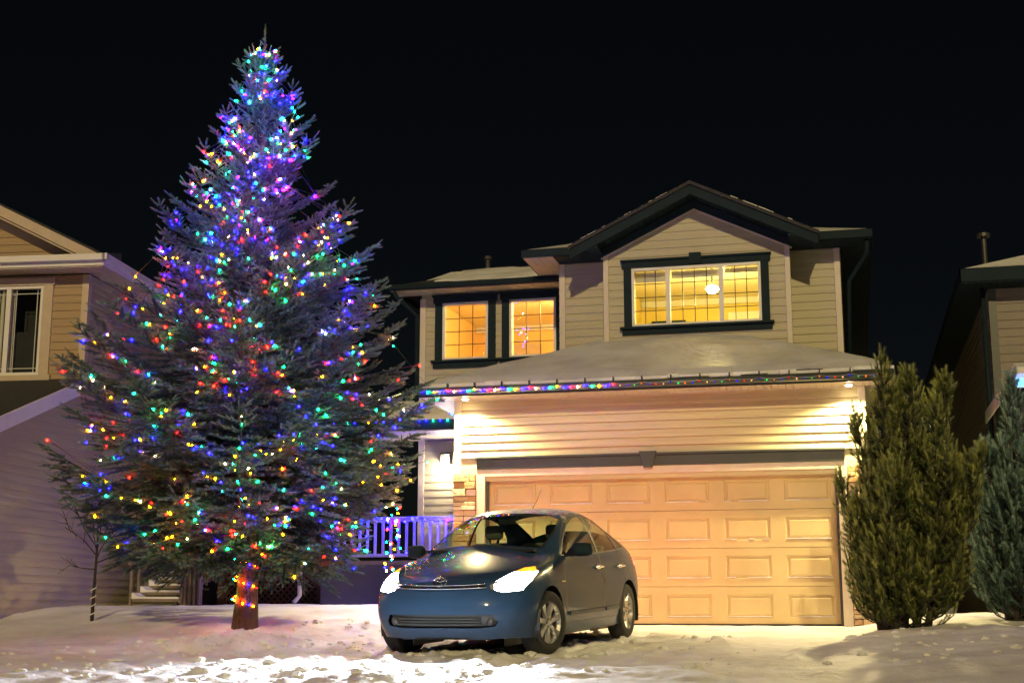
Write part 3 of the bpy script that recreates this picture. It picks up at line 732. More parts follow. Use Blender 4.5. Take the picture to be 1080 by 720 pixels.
for i in range(7):
    y = 1.25 + i * 0.24; zb = 0.26 + i * 0.095; mb.box(SX0 - 0.06, SX0 - 0.02, y, y + 0.04, zb, zb + 0.66)
mb.bar((SX0 - .04, 1.2, 0.92), (SX0 - .04, 2.85, 1.57), 0.07, 0.045)
mb.build('stair_railing', STEPW, house, bevel=0.003)

MB().box(SX0, SX1, 2.75, 2.80, 0, 0.85).build('stair_shade_sheet', DARKIN, house)  # dark sheet added for the shade behind the open risers
# porch wall lamp (part of the house)
LX, LY = -1.50, WY
wl = MB().box(LX - 0.05, LX + 0.05, LY - 0.04, LY - 0.015, 2.52, 2.78).box(LX - 0.09, LX + 0.09, LY - 0.20, LY - 0.03, 2.74, 2.77).box(LX - 0.09, LX - 0.075, LY - .2, LY - .03, 2.58, 2.74).box(LX + 0.075, LX + 0.09, LY - .2, LY - .03, 2.58, 2.74).build('wall_lamp', METALP, house, bevel=0.003)
PLM = emit('porch_lamp_glow', (1.0, 0.85, 0.55), 45)
MB().lathe([(0.0, 2.55), (0.045, 2.57), (0.05, 2.66), (0.03, 2.73), (0.0, 2.73)], 14, 'z', (LX, LY - 0.115, 0)).build('bulb', PLM, wl, smooth=True)
# ------------------------------------------------------------------ neighbour on the left (own axes: x right, y back, origin at the facade corner)
lh = thing('neighbour_house', 'tan sided house at the left edge with beige trimmed dark window', 'house', (-6.5, 0, 0), math.atan2(.1168, .9932))
mb = MB(); siding(mb, (0, 0), UX, NY, lambda z: (-6.0, 0.0), 3.2, 5.40, holes=[(-1.9, -0.70, 3.78, 5.26)], h=0.125)
PKL = (-3.2, 7.15)
siding(mb, (0, 0), UX, NY, lambda z: (PKL[0] - max(0, (PKL[1] - z) / .5), PKL[0] + max(0, (PKL[1] - z) / .5)), 5.55, PKL[1], h=0.125)
mb.build('front_wall', SIDING_L, lh, fix=False)
mb = MB(); siding(mb, (0, 0), (0, 1, 0), (1, 0, 0), lambda z: (0.0 if z > 3.5 else max(-3.2, (z - 3.5) / 0.36), 12.0), 0.0, 5.40, h=0.115)
mb.build('side_wall', SIDING_LP, lh, fix=False)
mb = MB(); mb.box(-0.09, 0.02, -0.025, 0.09, 3.4, 5.40); mb.build('corner_trim', TRIM_WL, lh, bevel=0.004)
mb = MB(); mb.box(-6, 0.42, -0.42, -0.40, 5.44, 5.60); mb.box(0.40, 0.42, -0.40, 12, 5.44, 5.60); mb.box(-6, 0.47, -0.50, -0.42, 5.51, 5.61); mb.box(0.42, 0.50, -0.5, 12, 5.51, 5.61)
fa = mb.build('fascia', VINYL, lh, bevel=0.004)
mb = MB(); soffit_mesh(mb, -6, 0.40, -0.40, 0.0, 5.42); soffit_mesh(mb, 0.0, 0.40, 0.0, 12, 5.42, 'x'); mb.build('soffit', TRIM_WL, lh)
mb = MB()
mb.prism([(-6, -0.5, 5.61), (-6, 0.05, 5.74), (-6, 0.05, 5.61)], (6.5, 0, 0))
for s in (-1, 1):
    mb.prism([(PKL[0], -0.32, PKL[1] + 0.27), (PKL[0] + s * 3.65, -0.32, PKL[1] + 0.27 - 1.81), (PKL[0] + s * 3.65, -0.32, PKL[1] + 0.23 - 1.81), (PKL[0], -0.32, PKL[1] + 0.23)], (0, 12, 0))
rf = mb.build('roof', SHINGLE, lh)
mb = MB()
for s in (-1, 1):
    mb.prism([(PKL[0], -0.34, PKL[1] + 0.24), (PKL[0] + s * 3.55, -0.34, PKL[1] + 0.24 - 1.775), (PKL[0] + s * 3.55, -0.34, PKL[1] + 0.07 - 1.775), (PKL[0], -0.34, PKL[1] + 0.07)], (0, 0.03, 0))
    mb.prism([(PKL[0], -0.31, PKL[1] + 0.06), (PKL[0] + s * 3.4, -0.31, PKL[1] + 0.06 - 1.7), (PKL[0] + s * 3.4, -0.31, PKL[1] + 0.03 - 1.7), (PKL[0], -0.31, PKL[1] + 0.03)], (0, 0.31, 0))
    mb.prism([(PKL[0], -0.03, PKL[1] + 0.03), (PKL[0] + s * 3.4, -0.03, PKL[1] + 0.03 - 1.7), (PKL[0] + s * 3.4, -0.03, PKL[1] - 0.11 - 1.7), (PKL[0], -0.03, PKL[1] - 0.11)], (0, 0.03, 0))
mb.build('barge_board', TRIM_WL, rf, bevel=0.004)
# window
mb = MB(); a, b, c, d = -1.88, -0.72, 3.80, 5.24
mb.box(a - .16, a, -.05, .03, c, d); mb.box(b, b + .16, -.05, .03, c, d); mb.box(a - .18, b + .18, -.055, .03, d, d + .12); mb.box(a - .2, b + .2, -.07, .03, c - .14, c)
w = mb.build('window', TRIM_WL, lh, bevel=0.005)
mb = MB(); f = .05
mb.box(a, b, -.03, .05, c, c + f); mb.box(a, b, -.03, .05, d - f, d); mb.box(a, a + f, -.03, .05, c + f, d - f); mb.box(b - f, b, -.03, .05, c + f, d - f); mb.box(-1.34, -1.26, -.03, .05, c + f, d - f)
mb.build('frame', VINYL, w, bevel=.004)
mb = MB()
for (p, q) in ((a + f, -1.34), (-1.26, b - f)):
    for xx in (p + .07, q - .07): mb.box(xx - .006, xx + .006, .018, .028, c + f, d - f)
    for zz in (c + f + .07, d - f - .07): mb.box(p, q, .019, .027, zz - .006, zz + .006)
mb.build('muntins', VINYL, w)
MB().add([(a + f, .012, c + f), (b - f, .012, c + f), (b - f, .012, d - f), (a + f, .012, d - f)], [(0, 1, 2, 3)]).build('pane', GLASS, w, fix=False)
mb = MB()
for i in range(7): mb.box(a + .06 + i * .085, a + .125 + i * .085, .09, .10, c + .05, d - .06)
mb.build('vertical_blind', BLIND, w)
MB().box(-1.26, b, .10, .12, c, c + .72).build('curtain', DARKIN, w)
MB().box(-5.9, -.1, .5, .55, 3.3, 5.4).build('room_back_wall', DARKIN, lh)
# attached garage roof sloping down to the front
mb = MB(); mb.prism([(0.02, 0.0, 3.74), (0.02, -3.6, 2.44), (0.02, -3.6, 2.40), (0.02, 0.0, 3.70)], (-6.1, 0, 0)); g2 = mb.build('garage_roof', SHINGLE, lh)
mb = MB(); mb.prism([(0.012, 0.0, 3.72), (0.012, -3.6, 2.42), (0.012, -3.6, 2.20), (0.012, 0.0, 3.50)], (0.035, 0, 0)); mb.build('barge_board', VINYL, g2, bevel=.004)
MB().box(-6.1, -0.02, -3.2, -3.1, 0, 2.3).build('garage_front_wall', SIDING_LP, lh)
mb = MB(); mb.box(-0.1, 0.03, -3.1, 12, -0.2, 0.14); mb.build('foundation', CONC, lh)

# ------------------------------------------------------------------ neighbour on the right
rh = thing('neighbour_house', 'dark grey sided house behind the pines at the right edge', 'house', (7.16, 2.0, 0))
mb = MB(); siding(mb, (0, 0), UX, NY, lambda z: (0, 6), 0, 4.85, h=.125); mb.build('front_wall', SIDING_R, rh, fix=False)
mb = MB(); siding(mb, (0, 0), (0, 1, 0), (-1, 0, 0), lambda z: (0, 11), 0, 4.85, h=.125); mb.build('side_wall', SIDING_R, rh, fix=False)
mb = MB(); mb.box(-.02, .09, -.03, .06, 0, 4.85); mb.build('corner_trim', TRIM_DG, rh)
mb = MB(); hipmesh(mb, -.42, 6.4, -.45, 11.5, 5.06, .40); r_ = mb.build('roof', SHINGLE, rh, fix=False)
mb = MB(); hipmesh(mb, -.36, 6.3, -.38, 11.4, 5.10, .40); mb.build('snow_cover', SNOW, r_, fix=False)
mb = MB(); mb.box(-.44, 6.4, -.47, -.45, 4.88, 5.07); mb.box(-.44, -.42, -.47, 11.5, 4.88, 5.07); mb.build('fascia', TRIM_D, r_)
mb = MB(); soffit_mesh(mb, -.42, 6.4, -.45, 0, 4.86); soffit_mesh(mb, -.42, 0, 0, 11.5, 4.86, 'x'); mb.build('soffit', TRIM_D, r_)
mb = MB(); mb.tube([(-.10, -.08, 4.85), (-.10, -.08, .2)], .035, 8); mb.build('downspout', TRIM_D, rh, smooth=True)
mb = MB(); mb.tube([(.30, 3.3, 5.9), (.30, 3.3, 6.5)], .045, 12); mb.tube([(.30, 3.3, 6.5), (.30, 3.3, 6.56)], .11, 12); mb.build('roof_vent_pipe', METALP, rh)
mb = MB(); siding(mb, (0, 0), UX, NY, lambda z: (.18, 6), 0, 2.95, h=.115); 
mb = MB(); siding(mb, (0, -3.0), UX, NY, lambda z: (.2, 6), 0, 2.9, h=.115); siding(mb, (.2, 0), (0, 1, 0), (-1, 0, 0), lambda z: (-3.0, 0), 0, 2.9, h=.115); mb.build('garage_wall', SIDING_R, rh, fix=False)
mb = MB(); mb.add([(-.15, -3.4, 3.02), (6, -3.4, 3.02), (6, 0, 4.2), (2.6, 0, 4.2), (-.15, 0, 3.02)], [(0, 1, 2, 3), (0, 3, 4)]); g3 = mb.build('garage_roof', SHINGLE, rh, fix=False)
mb = MB(); mb.prism([(-.12, -3.38, 3.03), (6, -3.38, 3.03), (6, -3.38, 3.13), (-.08, -3.38, 3.12)], (0, .3, .1)); mb.add([(-.08, -3.35, 3.12), (6, -3.35, 3.12), (6, 0, 4.3), (2.62, 0, 4.3), (-.1, 0, 3.1)], [(0, 1, 2, 3), (0, 3, 4)]); mb.build('snow_cover', SNOW, g3, fix=False)
mb = MB(); mb.box(-.17, 6, -3.43, -3.4, 2.86, 3.03); mb.box(-.17, -.15, -3.4, 0, 2.86, 3.03); mb.build('fascia', VINYL, g3)

# ------------------------------------------------------------------ foliage
def fingers(P, D, L, T, K, nlen, nwid, ang, jitter=0.25):
    """bundles of needles along short twigs. P,D (N,3), L,T (N,) -> V,F,tint"""
    N = len(P); D = D / np.linalg.norm(D, axis=1, keepdims=True)
    ref = np.where(np.abs(D[:, 2:3]) < 0.9, np.array([[0, 0, 1.0]]), np.array([[1.0, 0, 0]]))
    A = np.cross(D, ref); A /= np.linalg.norm(A, axis=1, keepdims=True); B = np.cross(D, A)
    t = (np.arange(K) + 0.5) / K
    az = (np.arange(K) * 2.399963)[None, :] + rng.uniform(0, 6.28, (N, 1))
    R = np.cos(az)[..., None] * A[:, None, :] + np.sin(az)[..., None] * B[:, None, :]
    an = ang * (1 - 0.55 * t[None, :] ** 2) + rng.normal(0, jitter * 0.4, (N, K))
    ND = np.cos(an)[..., None] * D[:, None, :] + np.sin(an)[..., None] * R
    S = np.cross(ND, R); S /= (np.linalg.norm(S, axis=2, keepdims=True) + 1e-9)
    base = P[:, None, :] + D[:, None, :] * (L[:, None] * t[None, :])[..., None]
    nl = nlen * rng.uniform(0.75, 1.15, (N, K))[..., None]
    v0 = base - S * nwid / 2; v1 = base + S * nwid / 2; v2 = base + ND * nl
    V = np.stack([v0, v1, v2], 2).reshape(-1, 3)
    F = np.arange(N * K * 3).reshape(-1, 3)
    tt = np.clip(T[:, None] + rng.normal(0, 0.08, (N, K)), 0, 1)
    tint = np.stack([tt * 0.75, tt * 0.75, tt], 2).reshape(-1)
    return V, F, tint

TB = Vector((-2.26, -3.0, gz(-2.26, -3.0) - 0.05))
spruce = thing('spruce_tree', 'tall frosted blue spruce covered in coloured light bulbs beside the car', 'tree', TB)
RZ = [(0.6, 1.7), (0.95, 2.0), (1.5, 2.3), (2.3, 2.65), (3.1, 2.4), (4.0, 1.85), (4.9, 1.42), (5.5, 1.05), (6.5, 0.62), (7.3, 0.28), (7.8, 0.05)]
def Rz(z): return float(np.interp(z, [a for a, _ in RZ], [b for _, b in RZ]))
mbt = MB(); pts = []; rr = []
for i in range(16):
    z = i / 15 * 7.6; pts.append((0.03 * math.sin(z * 1.3), 0.03 * math.cos(z), z)); rr.append(0.130 * (1 - z / 7.9) ** 0.8 + 0.006 + (0.035 if i == 0 else 0))
mbt.tube(pts, rr, 14)
trunk = mbt.build('trunk', BARK, spruce, smooth=True)
wood = MB(); FP = []; FD = []; FL = []; FT = []
def addf(p, d, l, t): FP.append(tuple(p)); FD.append(tuple(d)); FL.append(l); FT.append(t)
nb = 0; zt = 0.86
while zt < 7.55:
    k = 8 if zt < 4.4 else 6
    ph0 = random.uniform(0, 6.28)
    for j in range(k):
        z_tip = zt + random.uniform(-0.12, 0.12); L = Rz(z_tip) * random.choice([0.5, 0.68, 0.82, 0.9, 0.96, 1.0, 1.03, 1.12])
        if L < 0.12: L = 0.12
        phi = ph0 + j * 2 * math.pi / k + random.uniform(-0.3, 0.3)
        rgt = math.cos(phi) * .97 + math.sin(phi) * .24
        if rgt < -.4: L = min(L, Rz(z_tip) * 1.0)
        if rgt > .4 and zt < 4: L *= 1 - .17 * rgt
        f = min(1, max(0, (zt - 0.7) / 6.6)); el = math.radians(-16 + 66 * f ** 0.85 + random.gauss(0, 6))
        out = Vector((math.cos(phi), math.sin(phi), 0)); side = Vector((-math.sin(phi), math.cos(phi), 0))
        h0 = z_tip - L * math.tan(min(el, math.radians(50)))
        P = []; M = 9
        for i in range(M + 1):
            s = i / M; zz = h0 + (z_tip - h0) * s
            sag = -0.10 * L * math.sin(math.pi * s) * (1 - f) + 0.10 * L * s ** 3
            P.append(out * (L * s) + Vector((0, 0, zz + sag)) + side * (0.04 * L * math.sin(3 * s + phi)))
        wood.tube(P, [0.028 * (1 - i / M) * (0.4 + L / 2.5) + 0.003 for i in range(M + 1)], 5, cap=False)
        # secondary shoots
        s = 0.14; sd = 1
        while s < 1.0:
            i = min(M - 1, int(s * M)); fr = s * M - i
            p = P[i].lerp(P[i + 1], fr); ax = (P[i + 1] - P[i]).normalized()
            sd = -sd
            l2 = min(0.62, (L * (1 - s)) * 0.62 + 0.10) * random.uniform(0.6, 1.1)
            ang = math.radians(random.uniform(38, 62))
            d2 = (ax * math.cos(ang) + side * sd * math.sin(ang) + Vector((0, 0, random.uniform(-0.55, 0.12) * (1 - f) + 0.18 * f))).normalized()
            q = p + d2 * l2 + Vector((0, 0, -0.10 * l2 * (1 - f)))
            wood.tube([p, p.lerp(q, .5) + Vector((0, 0, 0.01)), q], [0.006, 0.005, 0.003], 3, cap=False)
            n2 = max(1, int(l2 / 0.050))
            fr_base = 0.10 + 0.45 * s * s
            for m in range(n2):
                u = (m + 0.4) / n2; b = p.lerp(q, u)
                for e in (-1, 1):
                    if random.random() < 0.18: continue
                    a3 = math.radians(random.uniform(35, 60)); sv = d2.cross(Vector((0, 0, 1))).normalized() * e
                    d3 = (d2 * math.cos(a3) + sv * math.sin(a3) + Vector((0, 0, random.uniform(-0.25, 0.3)))).normalized()
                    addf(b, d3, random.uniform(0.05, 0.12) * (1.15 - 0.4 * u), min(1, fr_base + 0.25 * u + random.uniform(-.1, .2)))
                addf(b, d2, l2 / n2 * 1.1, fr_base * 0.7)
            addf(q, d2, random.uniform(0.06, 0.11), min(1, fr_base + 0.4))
            s += random.uniform(0.042, 0.068) / max(L, 0.35)
        for m in range(int(L * 9)):
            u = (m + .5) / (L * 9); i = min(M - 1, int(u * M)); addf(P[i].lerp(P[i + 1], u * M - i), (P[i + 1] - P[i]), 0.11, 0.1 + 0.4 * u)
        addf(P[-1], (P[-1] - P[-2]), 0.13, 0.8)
        nb += 1
    zt += 0.20 if zt < 5 else 0.24
for m in range(26):
    z = 6.9 + m * 0.036; addf((0.0, 0, z), (0, 0, 1), 0.05, 0.5)
    if m % 2 == 0 and z < 7.7:
        a = m * 2.4; addf((0, 0, z), (math.cos(a), math.sin(a), 0.9), 0.05 + 0.16 * (7.8 - z), 0.7)
addf((0, 0, 7.78), (0, 0, 1), 0.14, 0.8)
wood.tube([(0, 0, 7.4), (0, 0, 7.86)], [0.012, 0.004], 5)
br = wood.build('branches', BARKD, spruce, smooth=True, fix=False)
FP = np.array(FP); FD = np.array(FD); FL = np.array(FL); FT = np.array(FT)
print('spruce fingers', len(FP), 'branches', nb)
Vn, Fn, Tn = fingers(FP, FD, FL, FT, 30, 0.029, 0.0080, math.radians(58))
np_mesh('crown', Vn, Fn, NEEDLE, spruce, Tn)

BLUEN = tint_mat('bluish_lit_needles', (0.03, 0.085, 0.075), (0.40, 0.58, 0.50), 0.6, 0)  # bluish light from the neighbour's side put into the needle colour
def pine(name, label, loc, leaders, dens=1.0, lit_tips=0.36, group=None, nm=None):
    base = Vector((loc[0], loc[1], gz(*loc) - 0.05)); t = thing(name, label, 'pine shrub', base, 0, group)
    wood = MB(); P_ = []; D_ = []; L_ = []; T_ = []
    for (dx, dy, H, R, lean) in leaders:
        n = 12; top = Vector((dx + lean, dy, H)); ctl = []
        for i in range(n + 1):
            s = i / n; ctl.append(Vector((dx * 0.35 + (dx * 0.65 + lean) * s ** 1.2, dy * s, H * s)))
        wood.tube(ctl, [0.04 * (1 - i / n) + 0.006 for i in range(n + 1)], 6)
        z = 0.05
        while z < H:
            s = z / H; i = min(n - 1, int(s * n)); p = ctl[i].lerp(ctl[i + 1], s * n - i)
            rad = R * (1.15 - .25 * s) * (1 - s) ** 0.55 * random.uniform(0.6, 1.22)
            phi = random.uniform(0, 2 * math.pi); o = Vector((math.cos(phi), math.sin(phi), 0))
            rise = rad * random.uniform(0.5, 1.1) + 0.05
            c = [p, p + o * rad * 0.55 + Vector((0, 0, rise * 0.25)), p + o * rad * 0.9 + Vector((0, 0, rise * 0.62)), p + o * rad + Vector((0, 0, rise + 0.06))]
            wood.tube(c, [0.012, 0.009, 0.007, 0.004], 4, cap=False)
            m = max(3, int(rad / 0.06) + 2)
            for k in range(m):
                u = 0.15 + 0.85 * (k + .5) / m; j = min(2, int(u * 3)); q = c[j].lerp(c[j + 1], u * 3 - j)
                for e in range(1):
                    d = Vector((random.gauss(0, .5), random.gauss(0, .5), .9)) + o * random.uniform(0, .9)
                    P_.append(tuple(q)); D_.append(tuple(d)); L_.append(random.uniform(.05, .11)); T_.append(max(0, lit_tips * (0.1 + 1.3 * u) * random.choice([.3, 1, 1, 2.2]) + random.gauss(0, .08)))  # tint lightens towards the branch ends to paint lit needle tips
            P_.append(tuple(c[-1])); D_.append((o.x * .3, o.y * .3, 1)); L_.append(random.uniform(.08, .15)); T_.append(lit_tips + random.uniform(-.1, .8))
            z += random.choice([.006, .008, .012, .016, .05]) / dens
        P_.append(tuple(top)); D_.append((0, 0, 1)); L_.append(.2); T_.append(.5)
    wood.build('trunk', BARKD, t, smooth=True, fix=False)
    print(name, len(P_))
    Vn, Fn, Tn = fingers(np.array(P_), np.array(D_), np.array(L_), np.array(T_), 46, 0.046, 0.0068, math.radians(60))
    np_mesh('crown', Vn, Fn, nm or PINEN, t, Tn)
    return t
pine('mugo_pine', 'broad olive green pine with several leaders beside the garage door', (5.45, -2.9), [(0.0, 0.0, 2.98, 0.36, 0.0), (0.30, 0.1, 2.80, 0.40, 0.0), (-0.24, -0.1, 2.35, 0.30, -0.06), (0.66, 0.15, 2.75, 0.34, 0.04), (0.05, -0.45, 1.7, 0.5, 0), (0.6, -0.4, 1.8, 0.5, 0.05), (-0.40, 0.0, 1.65, 0.22, -0.12), (0.95, -0.1, 1.9, 0.38, 0.08)])
pine('mugo_pine', 'narrower pine at the right edge of the picture with bluish light put into its needle colour', (6.75, -2.6), [(0.12, 0.0, 2.65, 0.36, 0.0), (-0.2, 0.05, 1.9, 0.36, 0.0), (0.4, -0.2, 2.2, 0.4, 0.05), (0.0, -0.4, 1.5, 0.4, 0)], nm=BLUEN)

# small bare tree by the left wall
bt = thing('bare_sapling', 'small leafless sapling with a spiral trunk guard by the left wall', 'sapling', (-4.75, -2.3, gz(-4.75, -2.3) - .05))
mb = MB(); mb.tube([(0, 0, 0), (0.01, 0, .6), (0.02, 0, 1.05)], [.026, .02, .016], 8)
def twig(p, d, l, r, lev):
    q = p + d * l; m = p.lerp(q, .5) + Vector((random.gauss(0, .02), random.gauss(0, .02), random.gauss(0, .02)))
    mb.tube([p, m, q], [r, r * .75, r * .5], 5, cap=False)
    if lev > 0:
        for i in range(3 if lev > 1 else 2):
            u = random.uniform(.35, 1); nd = (d + Vector((random.gauss(0, .38), random.gauss(0, .38), random.gauss(.05, .25)))).normalized()
            twig(p.lerp(q, u), nd, l * random.uniform(.45, .75), r * .55, lev - 1)
for i, (dx, dz, z0, l) in enumerate([(-.9, .75, .9, .95), (-.55, 1, 1.0, 1.0), (-.3, 1, .95, .8), (.1, 1, 1.05, 1.0), (.35, 1, 1.0, .9), (.7, 1, .85, .7), (-1, .12, .72, .5), (.8, .4, .8, .6), (-.15, 1, 1.05, .7)]):
    twig(Vector((0.015, 0, z0)), Vector((dx, random.uniform(-.4, .4), dz)).normalized(), l * .62, .009, 2)
mb.build('trunk', BARKD, bt, smooth=True, fix=False)
mb = MB(); mb.tube([(0.034 * math.cos(a * .5), 0.034 * math.sin(a * .5), .05 + a * .0085) for a in range(56)], .0075, 5); mb.build('trunk_guard', VINYL, bt)

# ------------------------------------------------------------------ strings of lights
def bulb_mesh(name, m, r=0.015, l=0.042):
    mbb = MB().lathe([(0.0, -l * .45), (r * .75, -l * .25), (r, 0.0), (r * .8, l * .3), (r * .45, l * .55)], 7)
    me = bpy.data.meshes.new(name); me.from_pydata(mbb.v, [], mbb.f); me.materials.append(m); me.update(); return me
BS = 1.0
COLS = {'blue': ((0.0010, 0.0008, 1.0), 420), 'red': ((1.0, 0.0010, 0.0004), 380), 'amber': ((1.0, 0.20, 0.0006), 220), 'green': ((0.0008, 1.0, 0.16), 220), 'teal': ((0.0015, 0.8, 0.5), 150), 'white': ((1.0, 0.50, 0.16), 110), 'violet': ((0.22, 0.002, 1.0), 150)}
BM = {k: bulb_mesh('bulb_' + k, emit('bulb_' + k, c, s * BS)) for k, (c, s) in COLS.items()}
DULL = {k: bulb_mesh('dull_bulb_' + k, emit('dull_bulb_' + k, c, 1.3), .014, .04) for k, (c, s) in COLS.items()}  # faint glow put into the bulbs of the dim stretch
SEQ = ['blue', 'red', 'blue', 'amber', 'green', 'blue', 'red', 'green', 'blue', 'amber', 'teal', 'white']
def string_lights(label, pts, group, pick=None, wire=WIRE, meshes=None, jit=0.02, wr=0.0025, scale=1.0):
    o = Vector(pts[0]); t = thing('string_lights', label, 'string lights', o, 0, group)
    MB().tube([Vector(p) - o for p in pts], wr, 4).build('wire', wire, t, smooth=True, fix=False)
    for i, p in enumerate(pts):
        key = pick(i) if pick else (key if (i and random.random() < .38) else random.choice(SEQ)); ms = meshes(i) if meshes else BM
        b = bpy.data.objects.new('bulb', ms[key]); COL.objects.link(b); b.parent = t
        b.location = Vector(p) - o + Vector((random.uniform(-jit, jit), random.uniform(-jit, jit), -0.018))
        b.rotation_euler = (random.uniform(-.9, .9), random.uniform(-.9, .9), 0)
        s = scale * random.uniform(.5, .8); b.scale = (s, s, s)
    return t
CAMAZ = math.atan2(-15.9, 7.3)
from mathutils.kdtree import KDTree
_sel = [i for i in range(len(FP)) if math.hypot(FP[i][0], FP[i][1]) > 0.62 * Rz(max(.7, FP[i][2])) and math.cos(math.atan2(FP[i][1], FP[i][0]) - CAMAZ) > -.35]
KD = KDTree(len(_sel))
for i in _sel: KD.insert(FP[i], i)
KD.balance()
def band(z0, z1, n, sweeps, rmin=0.62, rmax=0.98, span=1.45):
    pts = []
    for i in range(n):
        t = i / (n - 1); ph = t * sweeps; tri = abs((ph % 2) - 1) * 2 - 1
        th = CAMAZ + math.asin(max(-1, min(1, tri))) * span / 1.571 * 1.0 + random.gauss(0, .13)
        z = z0 + (z1 - z0) * t + random.gauss(0, .11) + .10 * math.sin(th * 5 + i)
        z = min(z, 7.62)
        r = Rz(max(.7, z)) * random.uniform(rmin, rmax) + .02
        pts.append((TB.x + math.cos(th) * r, TB.y + math.sin(th) * r, TB.z + z))
    out = []
    for p in pts:
        q, i, d = KD.find((p[0] - TB.x, p[1] - TB.y, p[2] - TB.z))
        if d < .5: out.append((q.x + TB.x, q.y + TB.y, q.z + TB.z + .03))
        else: out.append(p)
    return out
G1 = 'coloured light strings wound around the spruce'
for lab, z0, z1, n, sw in (('coloured light string on the very tip of the spruce', 7.72, 6.7, 60, 7), ('coloured light string just below the tip of the spruce', 6.8, 6.1, 86, 6),
                           ('coloured light string on the spruce in its second narrow tier from the tip', 6.15, 5.6, 100, 6), ('dense coloured light string on the upper spruce above the gable peak', 5.65, 5.1, 100, 6),
                           ('dense coloured light string on the spruce level with the gable peak', 5.15, 4.6, 100, 5), ('coloured light string on the spruce level with the gable window', 4.7, 4.1, 100, 4.5),
                           ('coloured light string on the spruce level with the wing window sills', 4.15, 3.6, 90, 4), ('coloured light string round the spruce level with the garage eave', 3.6, 3.0, 84, 3.5),
                           ('coloured light string across the widest spread of the spruce', 3.05, 2.5, 80, 3), ('coloured light string on the spruce just below its widest spread', 2.5, 1.9, 84, 3),
                           ('coloured light string on the low spruce branches level with the garage door', 1.9, 1.35, 90, 3), ('coloured light string along the lowest drooping spruce branches', 1.35, .85, 96, 2.6)):
    seq = SEQ + (['blue', 'blue', 'violet'] if z0 > 4.6 else ['amber', 'red', 'amber', 'green', 'red'])
    last = ['blue']
    def pk(i):
        if random.random() > .38: last[0] = random.choice(seq)
        return last[0]
    string_lights(lab, band(z0, z1, n, sw), G1, pick=pk)
pts = []
for i in range(46):
    t = i / 45; a = CAMAZ + 2.2 + t * 2 * math.pi * 3.2; z = 1.0 - t * .78; r = .132 * (1 - z / 7.9) ** .8 + .022
    pts.append((TB.x + math.cos(a) * r, TB.y + math.sin(a) * r, TB.z + z))
string_lights('light string wound down the bare lower trunk of the spruce', pts, G1, pick=lambda i: ['amber', 'red', 'amber', 'blue', 'amber', 'red', 'green'][i % 7], jit=.008, scale=.75)
pts = [(-0.62 + random.gauss(0, .07), -2.2 + random.gauss(0, .06), 1.52 - i * .026 + random.gauss(0, .02)) for i in range(34)]
string_lights('bunched tangle of bulbs hanging from the right side of the spruce above the headlight', pts, G1, pick=lambda i: ['red', 'white', 'teal', 'amber', 'blue', 'green'][i % 6])
pts = []
N = 66
for i in range(N):
    x = -0.80 + i * 6.40 / (N - 1); pts.append((x, EY - 0.135, EZ - 0.075 + (0.022 if i % 4 == 0 else 0)))
eaves = string_lights('light string clipped along the garage gutter, bright at left and faintly glowing at right', pts, 'light strings along the eaves', pick=lambda i: ['blue', 'green', 'amber', 'blue', 'red', 'white'][i % 6], wire=WIREW, meshes=lambda i: BM if i < 29 else DULL, jit=.004, scale=1.0)
mb = MB(); o = Vector(pts[0])
for i in range(0, N, 4): p = Vector(pts[i]) - o; mb.box(p.x - .008, p.x + .008, -.01, .06, -.01, .085)
mb.build('clips', BLACK, eaves)
pts = [(-3.4 + i * .12, py0 - .05, pz + .02) for i in range(20)] + [(-0.95 - i * .07, py0 + .04 + i * .09, pz + .05 + i * .034) for i in range(9)]
string_lights('short light string along the low porch roof edge left of the garage', pts, 'light strings along the eaves', pick=lambda i: ['blue', 'teal', 'amber', 'blue', 'blue', 'green'][i % 6], jit=.008, scale=.8)
pts = [(-3.1 + i * .115 + random.gauss(0, .02), 1.86, 1.60 + .04 * math.sin(i * 1.1)) for i in range(22)]
string_lights('mostly blue light string along the top rail of the porch railing', pts, 'light strings along the eaves', pick=lambda i: ['blue', 'blue', 'blue', 'violet', 'blue', 'blue', 'blue'][i % 7], jit=.01, scale=2.0)
pts = [(7.0 + i * .11, -1.48, 2.93) for i in range(24)]
string_lights('blue light string on the eave of the right neighbour house behind the pines', pts, 'light strings along the eaves', pick=lambda i: ['blue', 'teal', 'blue', 'blue'][i % 4], jit=.008, scale=1.0)
